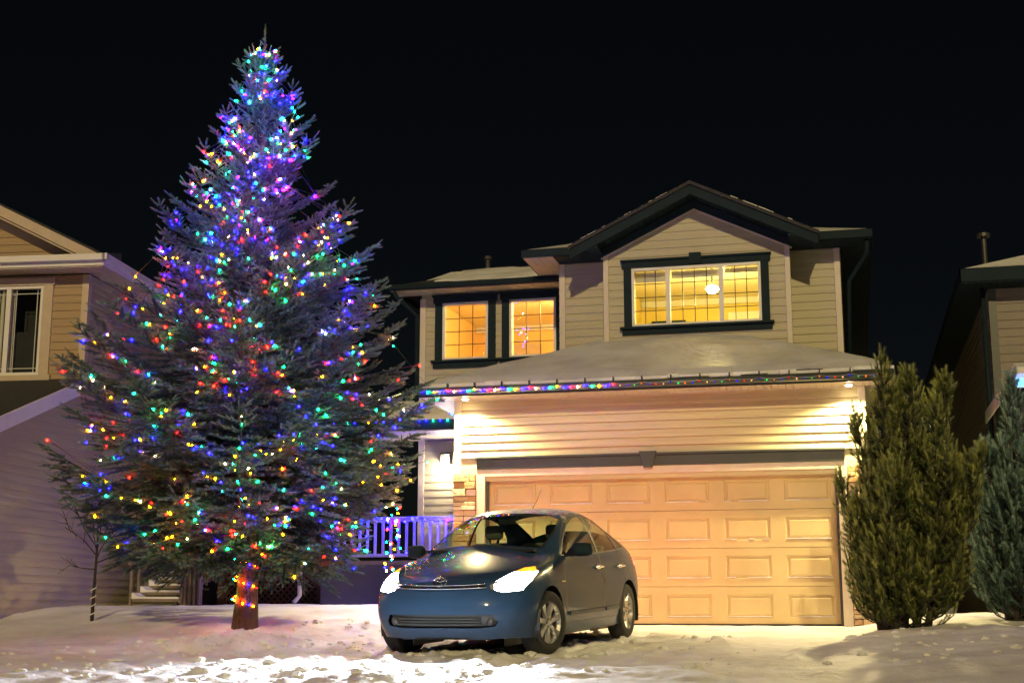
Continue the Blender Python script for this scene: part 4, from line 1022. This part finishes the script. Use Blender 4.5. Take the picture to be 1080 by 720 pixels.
# ------------------------------------------------------------------ the car: x forward, y to its left, z up
CRX, CRY = 1.41, -3.74; CH = math.radians(-97.5)
car = thing('parked_car', 'steel blue five door hatchback with lit headlights parked on the snowy driveway', 'car', (CRX, CRY, 0.04 * CRY - 0.02), CH)
car.rotation_euler = (0, 0.04, CH)
car_mw = Matrix.Translation(car.location) @ car.rotation_euler.to_matrix().to_4x4()
ST = [  # r0, r1, r2, r3, T2, T1, T0  (x,y,z)
 [(1.98, .64, .20), (2.06, .74, .34), (2.04, .775, .55), (1.93, .77, .70), (1.88, .68, .785), (2.06, .36, .77), (2.12, 0, .765)],
 [(1.78, .80, .19), (1.80, .845, .36), (1.78, .862, .57), (1.70, .825, .79), (1.66, .68, .875), (1.80, .36, .862), (1.85, 0, .865)],
 [(1.35, .83, .19), (1.35, .872, .40), (1.35, .880, .62), (1.33, .835, .88), (1.28, .68, .965), (1.38, .36, .975), (1.41, 0, .98)],
 [(1.00, .83, .19), (1.00, .868, .42), (1.00, .872, .66), (1.00, .825, .93), (.94, .70, 1.005), (1.10, .37, 1.045), (1.16, 0, 1.055)],
 [(.62, .83, .19), (.62, .866, .42), (.62, .868, .68), (.62, .812, .965), (.58, .70, 1.225), (.72, .37, 1.275), (.77, 0, 1.275)],
 [(.20, .83, .19), (.20, .866, .42), (.20, .868, .69), (.20, .812, .98), (.12, .645, 1.415), (.24, .35, 1.465), (.28, 0, 1.465)],
 [(-.25, .83, .19), (-.25, .866, .42), (-.25, .868, .69), (-.25, .812, .99), (-.25, .63, 1.465), (-.25, .34, 1.515), (-.25, 0, 1.52)],
 [(-.80, .83, .19), (-.80, .866, .42), (-.80, .870, .70), (-.80, .812, 1.00), (-.80, .615, 1.435), (-.80, .33, 1.495), (-.80, 0, 1.50)],
 [(-1.30, .83, .19), (-1.30, .872, .42), (-1.30, .880, .70), (-1.30, .815, 1.02), (-1.30, .56, 1.325), (-1.30, .30, 1.40), (-1.30, 0, 1.41)],
 [(-1.75, .80, .20), (-1.78, .850, .42), (-1.78, .862, .70), (-1.76, .79, 1.02), (-1.74, .57, 1.19), (-1.78, .30, 1.265), (-1.80, 0, 1.275)],
 [(-2.02, .70, .24), (-2.10, .775, .42), (-2.08, .79, .68), (-2.02, .72, .98), (-1.98, .56, 1.11), (-2.04, .30, 1.16), (-2.06, 0, 1.17)],
]
FRONT = {'m': [(2.12, .40, .19), (2.23, .42, .34), (2.21, .42, .55), (2.13, .40, .69)], 'c': [(2.16, 0, .19), (2.28, 0, .34), (2.265, 0, .55), (2.19, 0, .68)]}
REAR = {'m': [(-2.14, .40, .24), (-2.22, .42, .42), (-2.20, .42, .68), (-2.12, .40, .96)], 'c': [(-2.16, 0, .24), (-2.25, 0, .42), (-2.23, 0, .68), (-2.15, 0, .97)]}
bm = bmesh.new(); vg = {}
def gv(p):
    k = (round(p[0], 4), round(p[1], 4), round(p[2], 4))
    if k not in vg: vg[k] = bm.verts.new(k)
    return vg[k]
def mir(p): return (p[0], -p[1], p[2])
def quad(a, b, c, d):
    for fn in ((lambda p: p), mir):
        q = [gv(fn(p)) for p in (a, b, c, d)]
        if fn is mir: q.reverse()
        try: bm.faces.new(q)
        except ValueError: pass
for i in range(len(ST) - 1):
    for j in range(6): quad(ST[i][j], ST[i][j + 1], ST[i + 1][j + 1], ST[i + 1][j])
for S, C_, fl in ((ST[0], FRONT, False), (ST[-1], REAR, True)):
    outer = S[0:4] + [S[4]]; mid = C_['m'] + [S[5]]; cen = C_['c'] + [S[6]]
    for k in range(4):
        for A, B in ((outer, mid), (mid, cen)):
            q = [A[k], B[k], B[k + 1], A[k + 1]]
            if fl: q.reverse()
            quad(*q)
bmesh.ops.recalc_face_normals(bm, faces=bm.faces)
me = bpy.data.meshes.new('cage'); bm.to_mesh(me); bm.free()
tmp = bpy.data.objects.new('cage', me); COL.objects.link(tmp)
sm = tmp.modifiers.new('s', 'SUBSURF'); sm.levels = 3; sm.render_levels = 3
bpy.context.view_layer.update()
ev = bpy.data.meshes.new_from_object(tmp.evaluated_get(bpy.context.evaluated_depsgraph_get()))
bpy.data.objects.remove(tmp)
bm = bmesh.new(); bm.from_mesh(ev); bpy.data.meshes.remove(ev)

AX = {'side': (0, 2), 'front': (1, 2), 'top': (0, 1)}
def inpoly(poly, u, v, g=0.0):
    """inside a convex counter-clockwise polygon grown by g"""
    n = len(poly)
    for i in range(n):
        (ax, ay), (bx, by) = poly[i], poly[(i + 1) % n]
        ex, ey = bx - ax, by - ay; l = math.hypot(ex, ey)
        if (ex * (v - ay) - ey * (u - ax)) / l < -g: return False
    return True
def ccw(p):
    a = sum(p[i][0] * p[(i + 1) % len(p)][1] - p[(i + 1) % len(p)][0] * p[i][1] for i in range(len(p)))
    return p if a > 0 else p[::-1]
def grow(poly, g):
    poly = ccw(poly); n = len(poly); out = []
    for i in range(n):
        p0, p1, p2 = poly[i - 1], poly[i], poly[(i + 1) % n]
        def ln(a, b):
            ex, ey = b[0] - a[0], b[1] - a[1]; l = math.hypot(ex, ey); nx_, ny_ = ey / l, -ex / l
            return (nx_, ny_, nx_ * (a[0] + nx_ * g) + ny_ * (a[1] + ny_ * g))
        a, b = ln(p0, p1), ln(p1, p2); det = a[0] * b[1] - a[1] * b[0]
        if abs(det) < 1e-6: out.append((p1[0] + a[0] * g, p1[1] + a[1] * g)); continue
        out.append(((a[2] * b[1] - a[1] * b[2]) / det, (a[0] * b[2] - a[2] * b[0]) / det))
    return out
def cut(view, poly, sel):
    poly = ccw(poly); iu, iv_ = AX[view]; n = len(poly)
    us = [p[0] for p in poly]; vs = [p[1] for p in poly]; m = 0.12
    for i in range(n):
        a, b = poly[i], poly[(i + 1) % n]
        ex, ey = b[0] - a[0], b[1] - a[1]; l = math.hypot(ex, ey)
        if l < 1e-5: continue
        no = [0, 0, 0]; no[iu] = ey / l; no[iv_] = -ex / l
        co_ = [0, 0, 0]; co_[iu] = a[0]; co_[iv_] = a[1]
        u0, u1 = min(a[0], b[0]) - m, max(a[0], b[0]) + m; v0, v1 = min(a[1], b[1]) - m, max(a[1], b[1]) + m
        fs = []
        for f in bm.faces:
            c = f.calc_center_median()
            if sel(c) and u0 < c[iu] < u1 and v0 < c[iv_] < v1: fs.append(f)
        if not fs: continue
        es = {e for f in fs for e in f.edges}; vv = {v for f in fs for v in f.verts}
        bmesh.ops.bisect_plane(bm, geom=fs + list(es) + list(vv), plane_co=co_, plane_no=no, dist=1e-5)
def circ(cx, cz, r, n=28): return [(cx + r * math.cos(2 * math.pi * i / n), cz + r * math.sin(2 * math.pi * i / n)) for i in range(n)]

FG = [(.80, .985), (.62, 1.10), (.42, 1.215), (.22, 1.305), (.04, 1.36), (-.14, 1.392), (-.30, 1.400), (-.345, 1.005)]
RG = [(-.405, 1.008), (-.365, 1.400), (-.60, 1.395), (-.80, 1.365), (-.98, 1.315), (-1.07, 1.28), (-1.13, 1.035)]
QG = [(-1.19, 1.04), (-1.135, 1.26), (-1.30, 1.19), (-1.46, 1.10), (-1.50, 1.06)]
FD_ = [(.86, .30), (.90, .60), (.86, .955), (.84, .975), (.62, 1.13), (.42, 1.245), (.22, 1.335), (.04, 1.39), (-.14, 1.422), (-.33, 1.43), (-.385, 1.0), (-.385, .29)]
RD_ = [(-.395, .29), (-.395, 1.0), (-.345, 1.43), (-.60, 1.425), (-.82, 1.392), (-1.02, 1.335), (-1.11, 1.295), (-1.20, 1.03), (-1.25, .84), (-.92, .29)]
WSH = [(1.09, 0), (1.07, .20), (1.02, .42), (.93, .60), (.55, .605), (.26, .56), (.26, -.56), (.55, -.605), (.93, -.60), (1.02, -.42), (1.07, -.20)]
HOOD = ccw([(1.13, .64), (1.60, .63), (1.90, .50), (2.02, .34), (2.075, .15), (2.075, -.15), (2.02, -.34), (1.90, -.50), (1.60, -.63), (1.13, -.64)])
HATCH = [(-1.10, .47), (-1.78, .50), (-1.78, -.50), (-1.10, -.47)]
HL = [(.50, .665), (.62, .635), (.765, .65), (.80, .74), (.795, .82), (.745, .872), (.68, .862), (.56, .765), (.48, .70)]
GR = [(-.42, .300), (.42, .300), (.56, .315), (.585, .36), (.55, .425), (-.55, .425), (-.585, .36), (-.56, .315)]
SL = [(-.43, .665), (.43, .665), (.45, .690), (.44, .706), (-.44, .706), (-.45, .690)]
TL = [(.52, .74), (.76, .74), (.80, .86), (.72, 1.02), (.56, 1.04)]
for sg in (1, -1):
    sd = (lambda c, sg=sg: c[1] * sg > .50)
    for P in (FG, RG, QG): cut('side', P, lambda c, sg=sg: c[1] * sg > .45 and c[2] > .93); cut('side', grow(P, .014), lambda c, sg=sg: c[1] * sg > .45 and c[2] > .93)
    for P in (FD_, RD_): cut('side', P, lambda c, sg=sg: c[1] * sg > .5); cut('side', grow(P, .010), lambda c, sg=sg: c[1] * sg > .5)
    for ax_ in (1.35, -1.35): cut('side', circ(ax_, .315, .365), lambda c, sg=sg: c[1] * sg > .6 and c[2] < .85)
    cut('front', [(y * sg, z) for y, z in HL], lambda c: c[0] > 1.45); cut('front', grow([(y * sg, z) for y, z in HL], .008), lambda c: c[0] > 1.45)
    cut('front', [(y * sg, z) for y, z in TL], lambda c: c[0] < -1.75)
cut('top', HOOD, lambda c: c[2] > .74 and c[0] > 1.0 and abs(c[1]) < .75); cut('top', grow(HOOD, .008), lambda c: c[2] > .74 and c[0] > 1.0 and abs(c[1]) < .75)
cut('top', WSH, lambda c: c[2] > 1.0 and c[0] > .1); cut('top', grow(WSH, .02), lambda c: c[2] > 1.0 and c[0] > .1)
cut('top', HATCH, lambda c: c[2] > 1.1 and c[0] < -.9)
cut('front', GR, lambda c: c[0] > 1.9); cut('front', SL, lambda c: c[0] > 1.9)
FG, RG, QG, FD_, RD_, WSH, HATCH, GR, SL = [ccw(p) for p in (FG, RG, QG, FD_, RD_, WSH, HATCH, GR, SL)]
HLp = ccw(HL); HLn = ccw([(-y, z) for y, z in HL]); TLp = ccw(TL); TLn = ccw([(-y, z) for y, z in TL])
def classify(c):
    x, y, z = c; L_ = y > 0; S_ = 'L' if L_ else 'R'
    if abs(y) > .45 and z > .93:
        for nm, P in (('fglass', FG), ('rglass', RG), ('qglass', QG)):
            if inpoly(P, x, z): return nm + S_
    if abs(y) > .6 and z < .85:
        for ax_ in (1.35, -1.35):
            if math.hypot(x - ax_, z - .315) < .3645: return 'hole'
    if z > 1.0 and x > .1 and inpoly(WSH, x, y): return 'windshield'
    if z > 1.1 and x < -.9 and inpoly(HATCH, x, y): return 'hatch'
    if x > 1.45 and (inpoly(HLp, y, z) or inpoly(HLn, y, z)): return 'head' + S_
    if x < -1.75 and (inpoly(TLp, y, z) or inpoly(TLn, y, z)): return 'tail' + S_
    if z > .74 and x > 1.0 and inpoly(HOOD, x, y): return 'hood'
    if x > 1.9 and inpoly(GR, y, z): return 'grille'
    if x > 1.9 and inpoly(SL, y, z): return 'slot'
    if abs(y) > .5:
        for nm, P in (('fdoor', FD_), ('rdoor', RD_)):
            if inpoly(P, x, z): return nm + S_
    return 'body'
def blackish(c):
    x, y, z = c
    if abs(y) > .45 and z > .93:
        for P in (FG, RG, QG):
            if inpoly(P, x, z, .0138): return True
    if abs(y) > .5 and z > .25:
        for P in (FD_, RD_):
            if inpoly(P, x, z, .0098): return True
    if z > 1.0 and x > .1 and inpoly(WSH, x, y, .0195): return True
    if z > .74 and x > 1.0 and inpoly(HOOD, x, y, .0078): return True
    if x > 1.45 and (inpoly(HLp, y, z, .0075) or inpoly(HLn, y, z, .0075)): return True
    return False
bm.normal_update(); bm.verts.ensure_lookup_table(); bm.faces.ensure_lookup_table()
cls = {}
for f in bm.faces: cls.setdefault(classify(f.calc_center_median()), []).append(f)
print('car classes', {k: len(v) for k, v in cls.items()})
def extract(key, name, mats, parent, shift=0.0, matfn=None):
    vi = {}; vs = []; ns = []; fs = []; ms = []
    for f in cls.get(key, []):
        q = []
        for v in f.verts:
            if v.index not in vi: vi[v.index] = len(vs); vs.append(tuple(v.co + v.normal * shift)); ns.append(tuple(v.normal))
            q.append(vi[v.index])
        fs.append(q); ms.append(matfn(f.calc_center_median()) if matfn else 0)
    m = bpy.data.meshes.new(name); m.from_pydata(vs, [], fs)
    for mm in mats: m.materials.append(mm)
    m.polygons.foreach_set('material_index', ms); m.polygons.foreach_set('use_smooth', [True] * len(fs)); m.update()
    m.normals_split_custom_set_from_vertices(ns)
    return link_mesh(name, m, None, parent)
bm.verts.index_update()
body = extract('body', 'body', [CARP, BLACK], car, 0, lambda c: 1 if blackish(c) or (c[2] < .20) else 0)
extract('hood', 'hood', [CARP], car)
doors = {}
for k in ('fdoorL', 'fdoorR', 'rdoorL', 'rdoorR'):
    doors[k] = extract(k, 'door', [CARP, BLACK], car, 0, lambda c: 1 if (c[2] > .95 and any(inpoly(P, c[0], c[2], .0138) for P in (FG, RG, QG))) or (-.42 < c[0] < -.33 and c[2] > 1.0) else 0)
for k, d in (('fglassL', 'fdoorL'), ('fglassR', 'fdoorR'), ('rglassL', 'rdoorL'), ('rglassR', 'rdoorR')):
    extract(k, 'side_window', [CARGLASS], doors[d], -.004)
for k in ('qglassL', 'qglassR'): extract(k, 'quarter_window', [CARGLASS], car, -.004)
extract('windshield', 'windscreen', [CARGLASS], car, -.003)
extract('hatch', 'rear_window', [CARGLASS], car, -.003)
HLM = emit_front('headlight_glow', (0.95, 0.97, 1.0), 30)
TLM = emit_front('tail_light_glow', (1.0, 0.03, 0.02), 52)
AMB = emit_front('indicator_glow', (1.0, 0.30, 0.015), 2.2)
LENS = mat('lamp_housing', (.75, .76, .78), .15, metal=.6, var=.05)
for k, s in (('headL', 1), ('headR', -1)):
    h = extract(k, 'headlight', [HLM, AMB, LENS], car, .001, lambda c: 1 if c[2] > .822 else (2 if abs(c[1]) < .535 else 0))
for k in ('tailL', 'tailR'): extract(k, 'tail_light', [TLM], car, .002)
g = extract('grille', 'lower_grille', [BLACK], car, -.03)
mb = MB()
for z in (.335, .362, .389):
    mb.tube([(2.245 - .30 * (y ** 2), y, z) for y in np.linspace(-.44, .44, 9)], .007, 6)
mb.build('grille_bar', TRIM_DG, g, smooth=True)
for s in (-1, 1):
    MB().lathe([(0.0, 2.135), (.038, 2.13), (.044, 2.115), (.046, 2.07)], 16, 'x', (0, s * .50, .362)).build('fog_lamp', METALP, g, smooth=True)
sl = extract('slot', 'upper_grille', [BLACK], car, -.012)
mb = MB(); mb.tube([(2.215 - .22 * y * y - .28 * abs(y) ** 3.2, y, .672 + .05 * abs(y) ** 2) for y in np.linspace(-.47, .47, 15)], .0085, 6); mb.tube([(2.195 - .22 * y * y - .28 * abs(y) ** 3.2, y, .703 + .06 * abs(y) ** 2) for y in np.linspace(-.46, .46, 15)], .006, 6)
mb.build('chrome_strip', CHROME, sl, smooth=True)
# badge: three interlocking ovals
mb = MB()
def oval(cx, cz, a, b, r):
    n = 28; vs = []
    pts = [(2.158 - .45 * (cz + b * math.sin(t) - .74), cx + a * math.cos(t), cz + b * math.sin(t)) for t in [2 * math.pi * i / n for i in range(n + 1)]]
    mb.tube(pts, r, 6)
oval(0, .742, .070, .046, .008); oval(0, .742, .023, .040, .006); oval(0, .760, .050, .019, .006)
mb.build('badge', CHROME, car, smooth=True)
# wheel wells and underbody
for ax_ in (1.35, -1.35):
    for s in (-1, 1):
        mb = MB(); n = 20; vs = []; fs = []
        for i in range(n + 1):
            a = -0.35 + (math.pi + .7) * i / n
            for yy in (.868, .84, .50): r = .366 if yy > .85 else .372; vs.append((ax_ + r * math.cos(a), s * yy, .315 + r * math.sin(a)))
        for i in range(n):
            for j in range(2): fs.append((i * 3 + j, i * 3 + j + 1, i * 3 + 3 + j + 1, i * 3 + 3 + j))
        mb.add(vs, fs); mb.box(ax_ - .37, ax_ + .37, s * .50, s * .49, .1, .69)
        mb.build('wheel_arch_liner', BLACK, car, fix=False)
MB().box(-2.0, -1.73, -.72, .72, .20, .24).box(-.98, .98, -.80, .80, .17, .22).box(1.73, 1.95, -.60, .60, .19, .23).box(-2.0, 2.0, -.48, .48, .18, .22).build('underbody', BLACK, car)
# side mouldings, handles, mirrors
for s, fd, rd in ((1, 'fdoorL', 'rdoorL'), (-1, 'fdoorR', 'rdoorR')):
    MB().box(.82, -.35, s * .868, s * .882, .36, .40).build('side_moulding', CARP, doors[fd], bevel=.005)
    MB().box(-.41, -.93, s * .868, s * .882, .36, .40).build('side_moulding', CARP, doors[rd], bevel=.005)
    for x, d in ((-.24, fd), (-1.06, rd)):
        MB().tube([(x - .085, s * .846, .842), (x - .075, s * .885, .845), (x, s * .893, .847), (x + .075, s * .885, .845), (x + .085, s * .846, .842)], .013, 8).box(x - .07, x + .07, s * .838, s * .858, .820, .866).build('handle', CHROME if s > 0 else CARP, doors[d], smooth=False, bevel=.003)
    m_ = MB(); m_.lathe([(0, 0), (.6, .02), (.95, .12), (1.0, .3), (.96, .7), (.8, .95), (0, 1.0)], 16, 'y')
    vs = [Vector(v) for v in m_.v]; m_.v = [(.66 + v.x * .055 + abs(v.y) * -.02, s * (.86 + v.y * .21), 1.035 + v.z * .072) for v in vs]
    mr_ = m_.build('side_mirror', TRIM_D, doors[fd], smooth=True)
    MB().prism([(.76, s * .80, .965), (.60, s * .80, .985), (.60, s * .80, 1.05)], (0, s * .10, 0)).build('mirror_mount', BLACK, mr_)
# wipers, antenna
mb = MB(); mb.tube([(1.10, -.05, 1.062), (1.075, -.30, 1.068), (1.00, -.58, 1.045)], .007, 6); mb.tube([(1.10, .52, 1.035), (1.11, .25, 1.068), (1.10, .02, 1.078)], .007, 6); mb.box(1.06, 1.14, -.60, .60, 1.02, 1.045)
mb.build('wiper', BLACK, car)
MB().tube([(-.30, .05, 1.50), (-.46, .05, 1.60), (-.62, .05, 1.74)], [.006, .0035, .0025], 6).build('antenna', BLACK, car)
MB().tube([(-.72, 0, 0), (.0, 0, 0)], .01, 4)
# fender badge strip
MB().box(.93, 1.05, .866, .872, .705, .722).build('fender_badge', CHROME, car)
# interior
mb = MB(); mb.prism([(1.0, -.76, .55), (.98, -.76, .98), (.72, -.76, 1.0), (.60, -.76, .80), (.60, -.76, .55)], (0, 1.52, 0)); mb.build('dashboard', DASHM, car, bevel=.02)
def seat(y, x):
    mb = MB(); mb.box(x - .05, x + .45, y - .22, y + .22, .45, .60)
    mb.prism([(x - .02, y - .24, .55), (x + .10, y - .24, .56), (x - .12, y - .24, 1.12), (x - .20, y - .24, 1.12)], (0, .44, 0))
    sb = mb.build('seat', SEATM, car, bevel=.035)
    MB().box(x - .245, x - .135, y - .11, y + .11, 1.16, 1.32).build('headrest', SEATM, sb, bevel=.045)
    MB().box(x - .20, x - .18, y - .06, y - .04, 1.12, 1.22).box(x - .20, x - .18, y + .04, y + .06, 1.12, 1.22).build('headrest_post', CHROME, sb)
for y in (.37, -.37): seat(y, .02)
mb = MB(); mb.box(-1.1, -.65, -.62, .62, .45, .60); mb.prism([(-1.05, -.62, .55), (-.92, -.62, .56), (-1.14, -.58, 1.08), (-1.24, -.58, 1.07)], (0, 1.2, 0)); rs = mb.build('rear_seat', SEATM, car, bevel=.03)
MB().box(-1.9, 1.0, -.74, .74, .30, .45).build('cabin_floor', DARKIN, car)
mb = MB(); ctr = Vector((.58, .37, .93)); ring = []
for i in range(25):
    a = 2 * math.pi * i / 24; ring.append(ctr + Vector((.065 * math.sin(a), .18 * math.cos(a), .165 * math.sin(a))))
mb.tube(ring, .015, 8); mb.bar(ctr + Vector((0, -.17, 0)), ctr + Vector((0, .17, 0)), .03, .05); mb.bar(ctr + Vector((-.06, 0, -.15)), ctr, .05, .03, up=(0, 1, 0)); mb.build('steering_wheel', BLACK, car, smooth=False)
MB().box(.34, .37, -.10, .10, 1.315, 1.375).build('rear_view_mirror', BLACK, car, bevel=.01)
# wheels
def wheel(x, s, steer):
    w = bpy.data.objects.new('wheel', None); COL.objects.link(w); w.parent = car; w.location = (x, s * .755, .315); w.rotation_euler = (0, 0, steer)
    R = .315
    MB().lathe([(.205, -.095), (.23, -.098), (.27, -.1), (.298, -.092), (R - .004, -.078), (R, -.03), (R, .03), (R - .004, .078), (.298, .092), (.27, .1), (.23, .098), (.205, .095)], 48, 'y').build('tyre', RUBBER, w, smooth=True)
    y0 = s * .06
    prof = [(.205, s * -.09), (.200, s * -.06), (.185, s * .0), (.190, s * .055), (.205, s * .088), (.214, s * .094)]
    rim = MB().lathe(prof, 40, 'y')
    n = 7
    for k in range(n):
        a = 2 * math.pi * k / n + .2; c, t = math.cos(a), math.sin(a); px, pz = -t, c
        def P(r, wd, y): return (c * r + px * wd, y, t * r + pz * wd)
        ya, yb = s * .078, s * .045
        vs = [P(.045, -.022, ya), P(.045, .022, ya), P(.12, .020, s * .074), P(.195, .034, s * .082), P(.195, -.034, s * .082), P(.12, -.020, s * .074)]
        vb = [P(.045, -.03, yb), P(.045, .03, yb), P(.12, .028, yb), P(.198, .045, yb), P(.198, -.045, yb), P(.12, -.028, yb)]
        rim.add(vs + vb, [(0, 1, 2, 5), (5, 2, 3, 4), (6, 7, 1, 0), (7, 8, 2, 1), (8, 9, 3, 2), (10, 11, 5, 4), (11, 6, 0, 5)])
    rim.lathe([(0, s * .084), (.03, s * .082), (.058, s * .074), (.062, s * .04)], 20, 'y')
    rim.build('rim', ALLOY, w, smooth=False)
    MB().lathe([(0.0, s * .03), (.13, s * .03), (.13, s * .0), (.195, 0.0)], 24, 'y').build('brake_disc', DARKIN, w)
    mbn = MB()
    for k in range(5): a = 2 * math.pi * k / 5; mbn.tube([(.04 * math.cos(a), s * .075, .04 * math.sin(a)), (.04 * math.cos(a), s * .088, .04 * math.sin(a))], .007, 6)
    mbn.build('wheel_nuts', METALP, w)
for x, s, st_ in ((1.35, 1, math.radians(-13)), (1.35, -1, math.radians(-13)), (-1.35, 1, 0), (-1.35, -1, 0)): wheel(x, s, st_)
bm.free()
# ------------------------------------------------------------------ light
world = bpy.data.worlds.new('World'); sc.world = world; world.use_nodes = True
nt = world.node_tree; bg = nt.nodes['Background']
SUN_EL, SUN_AZ = math.radians(25), None
sky = nt.nodes.new('ShaderNodeTexSky'); sky.sky_type = 'NISHITA'; sky.sun_disc = False
sky.sun_elevation = SUN_EL; sky.sun_rotation = math.radians(168)
hs = nt.nodes.new('ShaderNodeHueSaturation'); hs.inputs['Saturation'].default_value = 0.8
nt.links.new(sky.outputs['Color'], hs.inputs['Color']); nt.links.new(hs.outputs['Color'], bg.inputs['Color'])
bg.inputs['Strength'].default_value = 0.00055

def lamp(name, kind, loc, energy, col, **kw):
    l = bpy.data.lights.new(name, kind); l.energy = energy; l.color = col
    for k, v in kw.items(): setattr(l, k, v)
    o = bpy.data.objects.new(name, l); COL.objects.link(o); o.location = loc; return o
def aim(o, d): o.rotation_euler = Vector(d).to_track_quat('-Z', 'Y').to_euler()
sun = lamp('street_light_sun', 'SUN', (8, -20, 12), 1.25, (1.0, 0.77, 0.36), angle=math.radians(1.0)); aim(sun, (-0.17, 0.89, -0.42))
for px in (-0.24, 5.08):
    s = lamp('soffit_spot', 'SPOT', (px, -0.24, EZ - 0.18), 620, (1.0, 0.79, 0.36), spot_size=math.radians(160), spot_blend=.5, shadow_soft_size=.03); aim(s, (0, -0.42, -1))
lamp('porch_light', 'POINT', (LX, LY - .13, 2.50), 32, (1.0, 0.85, 0.58), shadow_soft_size=.04)
lamp('gable_room_light', 'POINT', (3.05, 2.5, 5.02), 85, (1.0, 0.78, 0.24), shadow_soft_size=.08)
lamp('wing_room_light', 'POINT', (0.44, 3.75, 5.30), 130, (1.0, 0.66, 0.24), shadow_soft_size=.1)
for s in (-1, 1):
    p = car_mw @ Vector((2.16, s * .62, .70)); d = (car_mw.to_3x3() @ Vector((1, s * 0.02, -.055)))
    h = lamp('headlight_beam', 'SPOT', p, 1050, (0.90, 0.94, 1.0), spot_size=math.radians(112), spot_blend=1.0, shadow_soft_size=.03); aim(h, d)
# ------------------------------------------------------------------ camera
cam = bpy.data.cameras.new('camera'); co = bpy.data.objects.new('camera', cam); COL.objects.link(co)
cam.sensor_width = 36; cam.lens = 1450 / 1080 * 36; cam.clip_end = 2000; cam.clip_start = .05
yaw, pitch = math.radians(13.8463), math.radians(10.9295)
co.location = (5.0556, -18.931, 0.24)
fw = Vector((-math.sin(yaw) * math.cos(pitch), math.cos(yaw) * math.cos(pitch), math.sin(pitch)))
co.rotation_euler = fw.to_track_quat('-Z', 'Y').to_euler()
sc.camera = co
sc.view_settings.view_transform = 'Standard'; sc.view_settings.look = 'None'; sc.view_settings.exposure = 0.4; sc.view_settings.gamma = 1
sc.view_settings.use_curve_mapping = False
sc.cycles.use_denoising = True; sc.cycles.max_bounces = 6; sc.cycles.diffuse_bounces = 3; sc.cycles.transparent_max_bounces = 12
sc.cycles.sample_clamp_indirect = 4.0; sc.cycles.use_light_tree = True; sc.cycles.caustics_reflective = False; sc.cycles.caustics_refractive = False
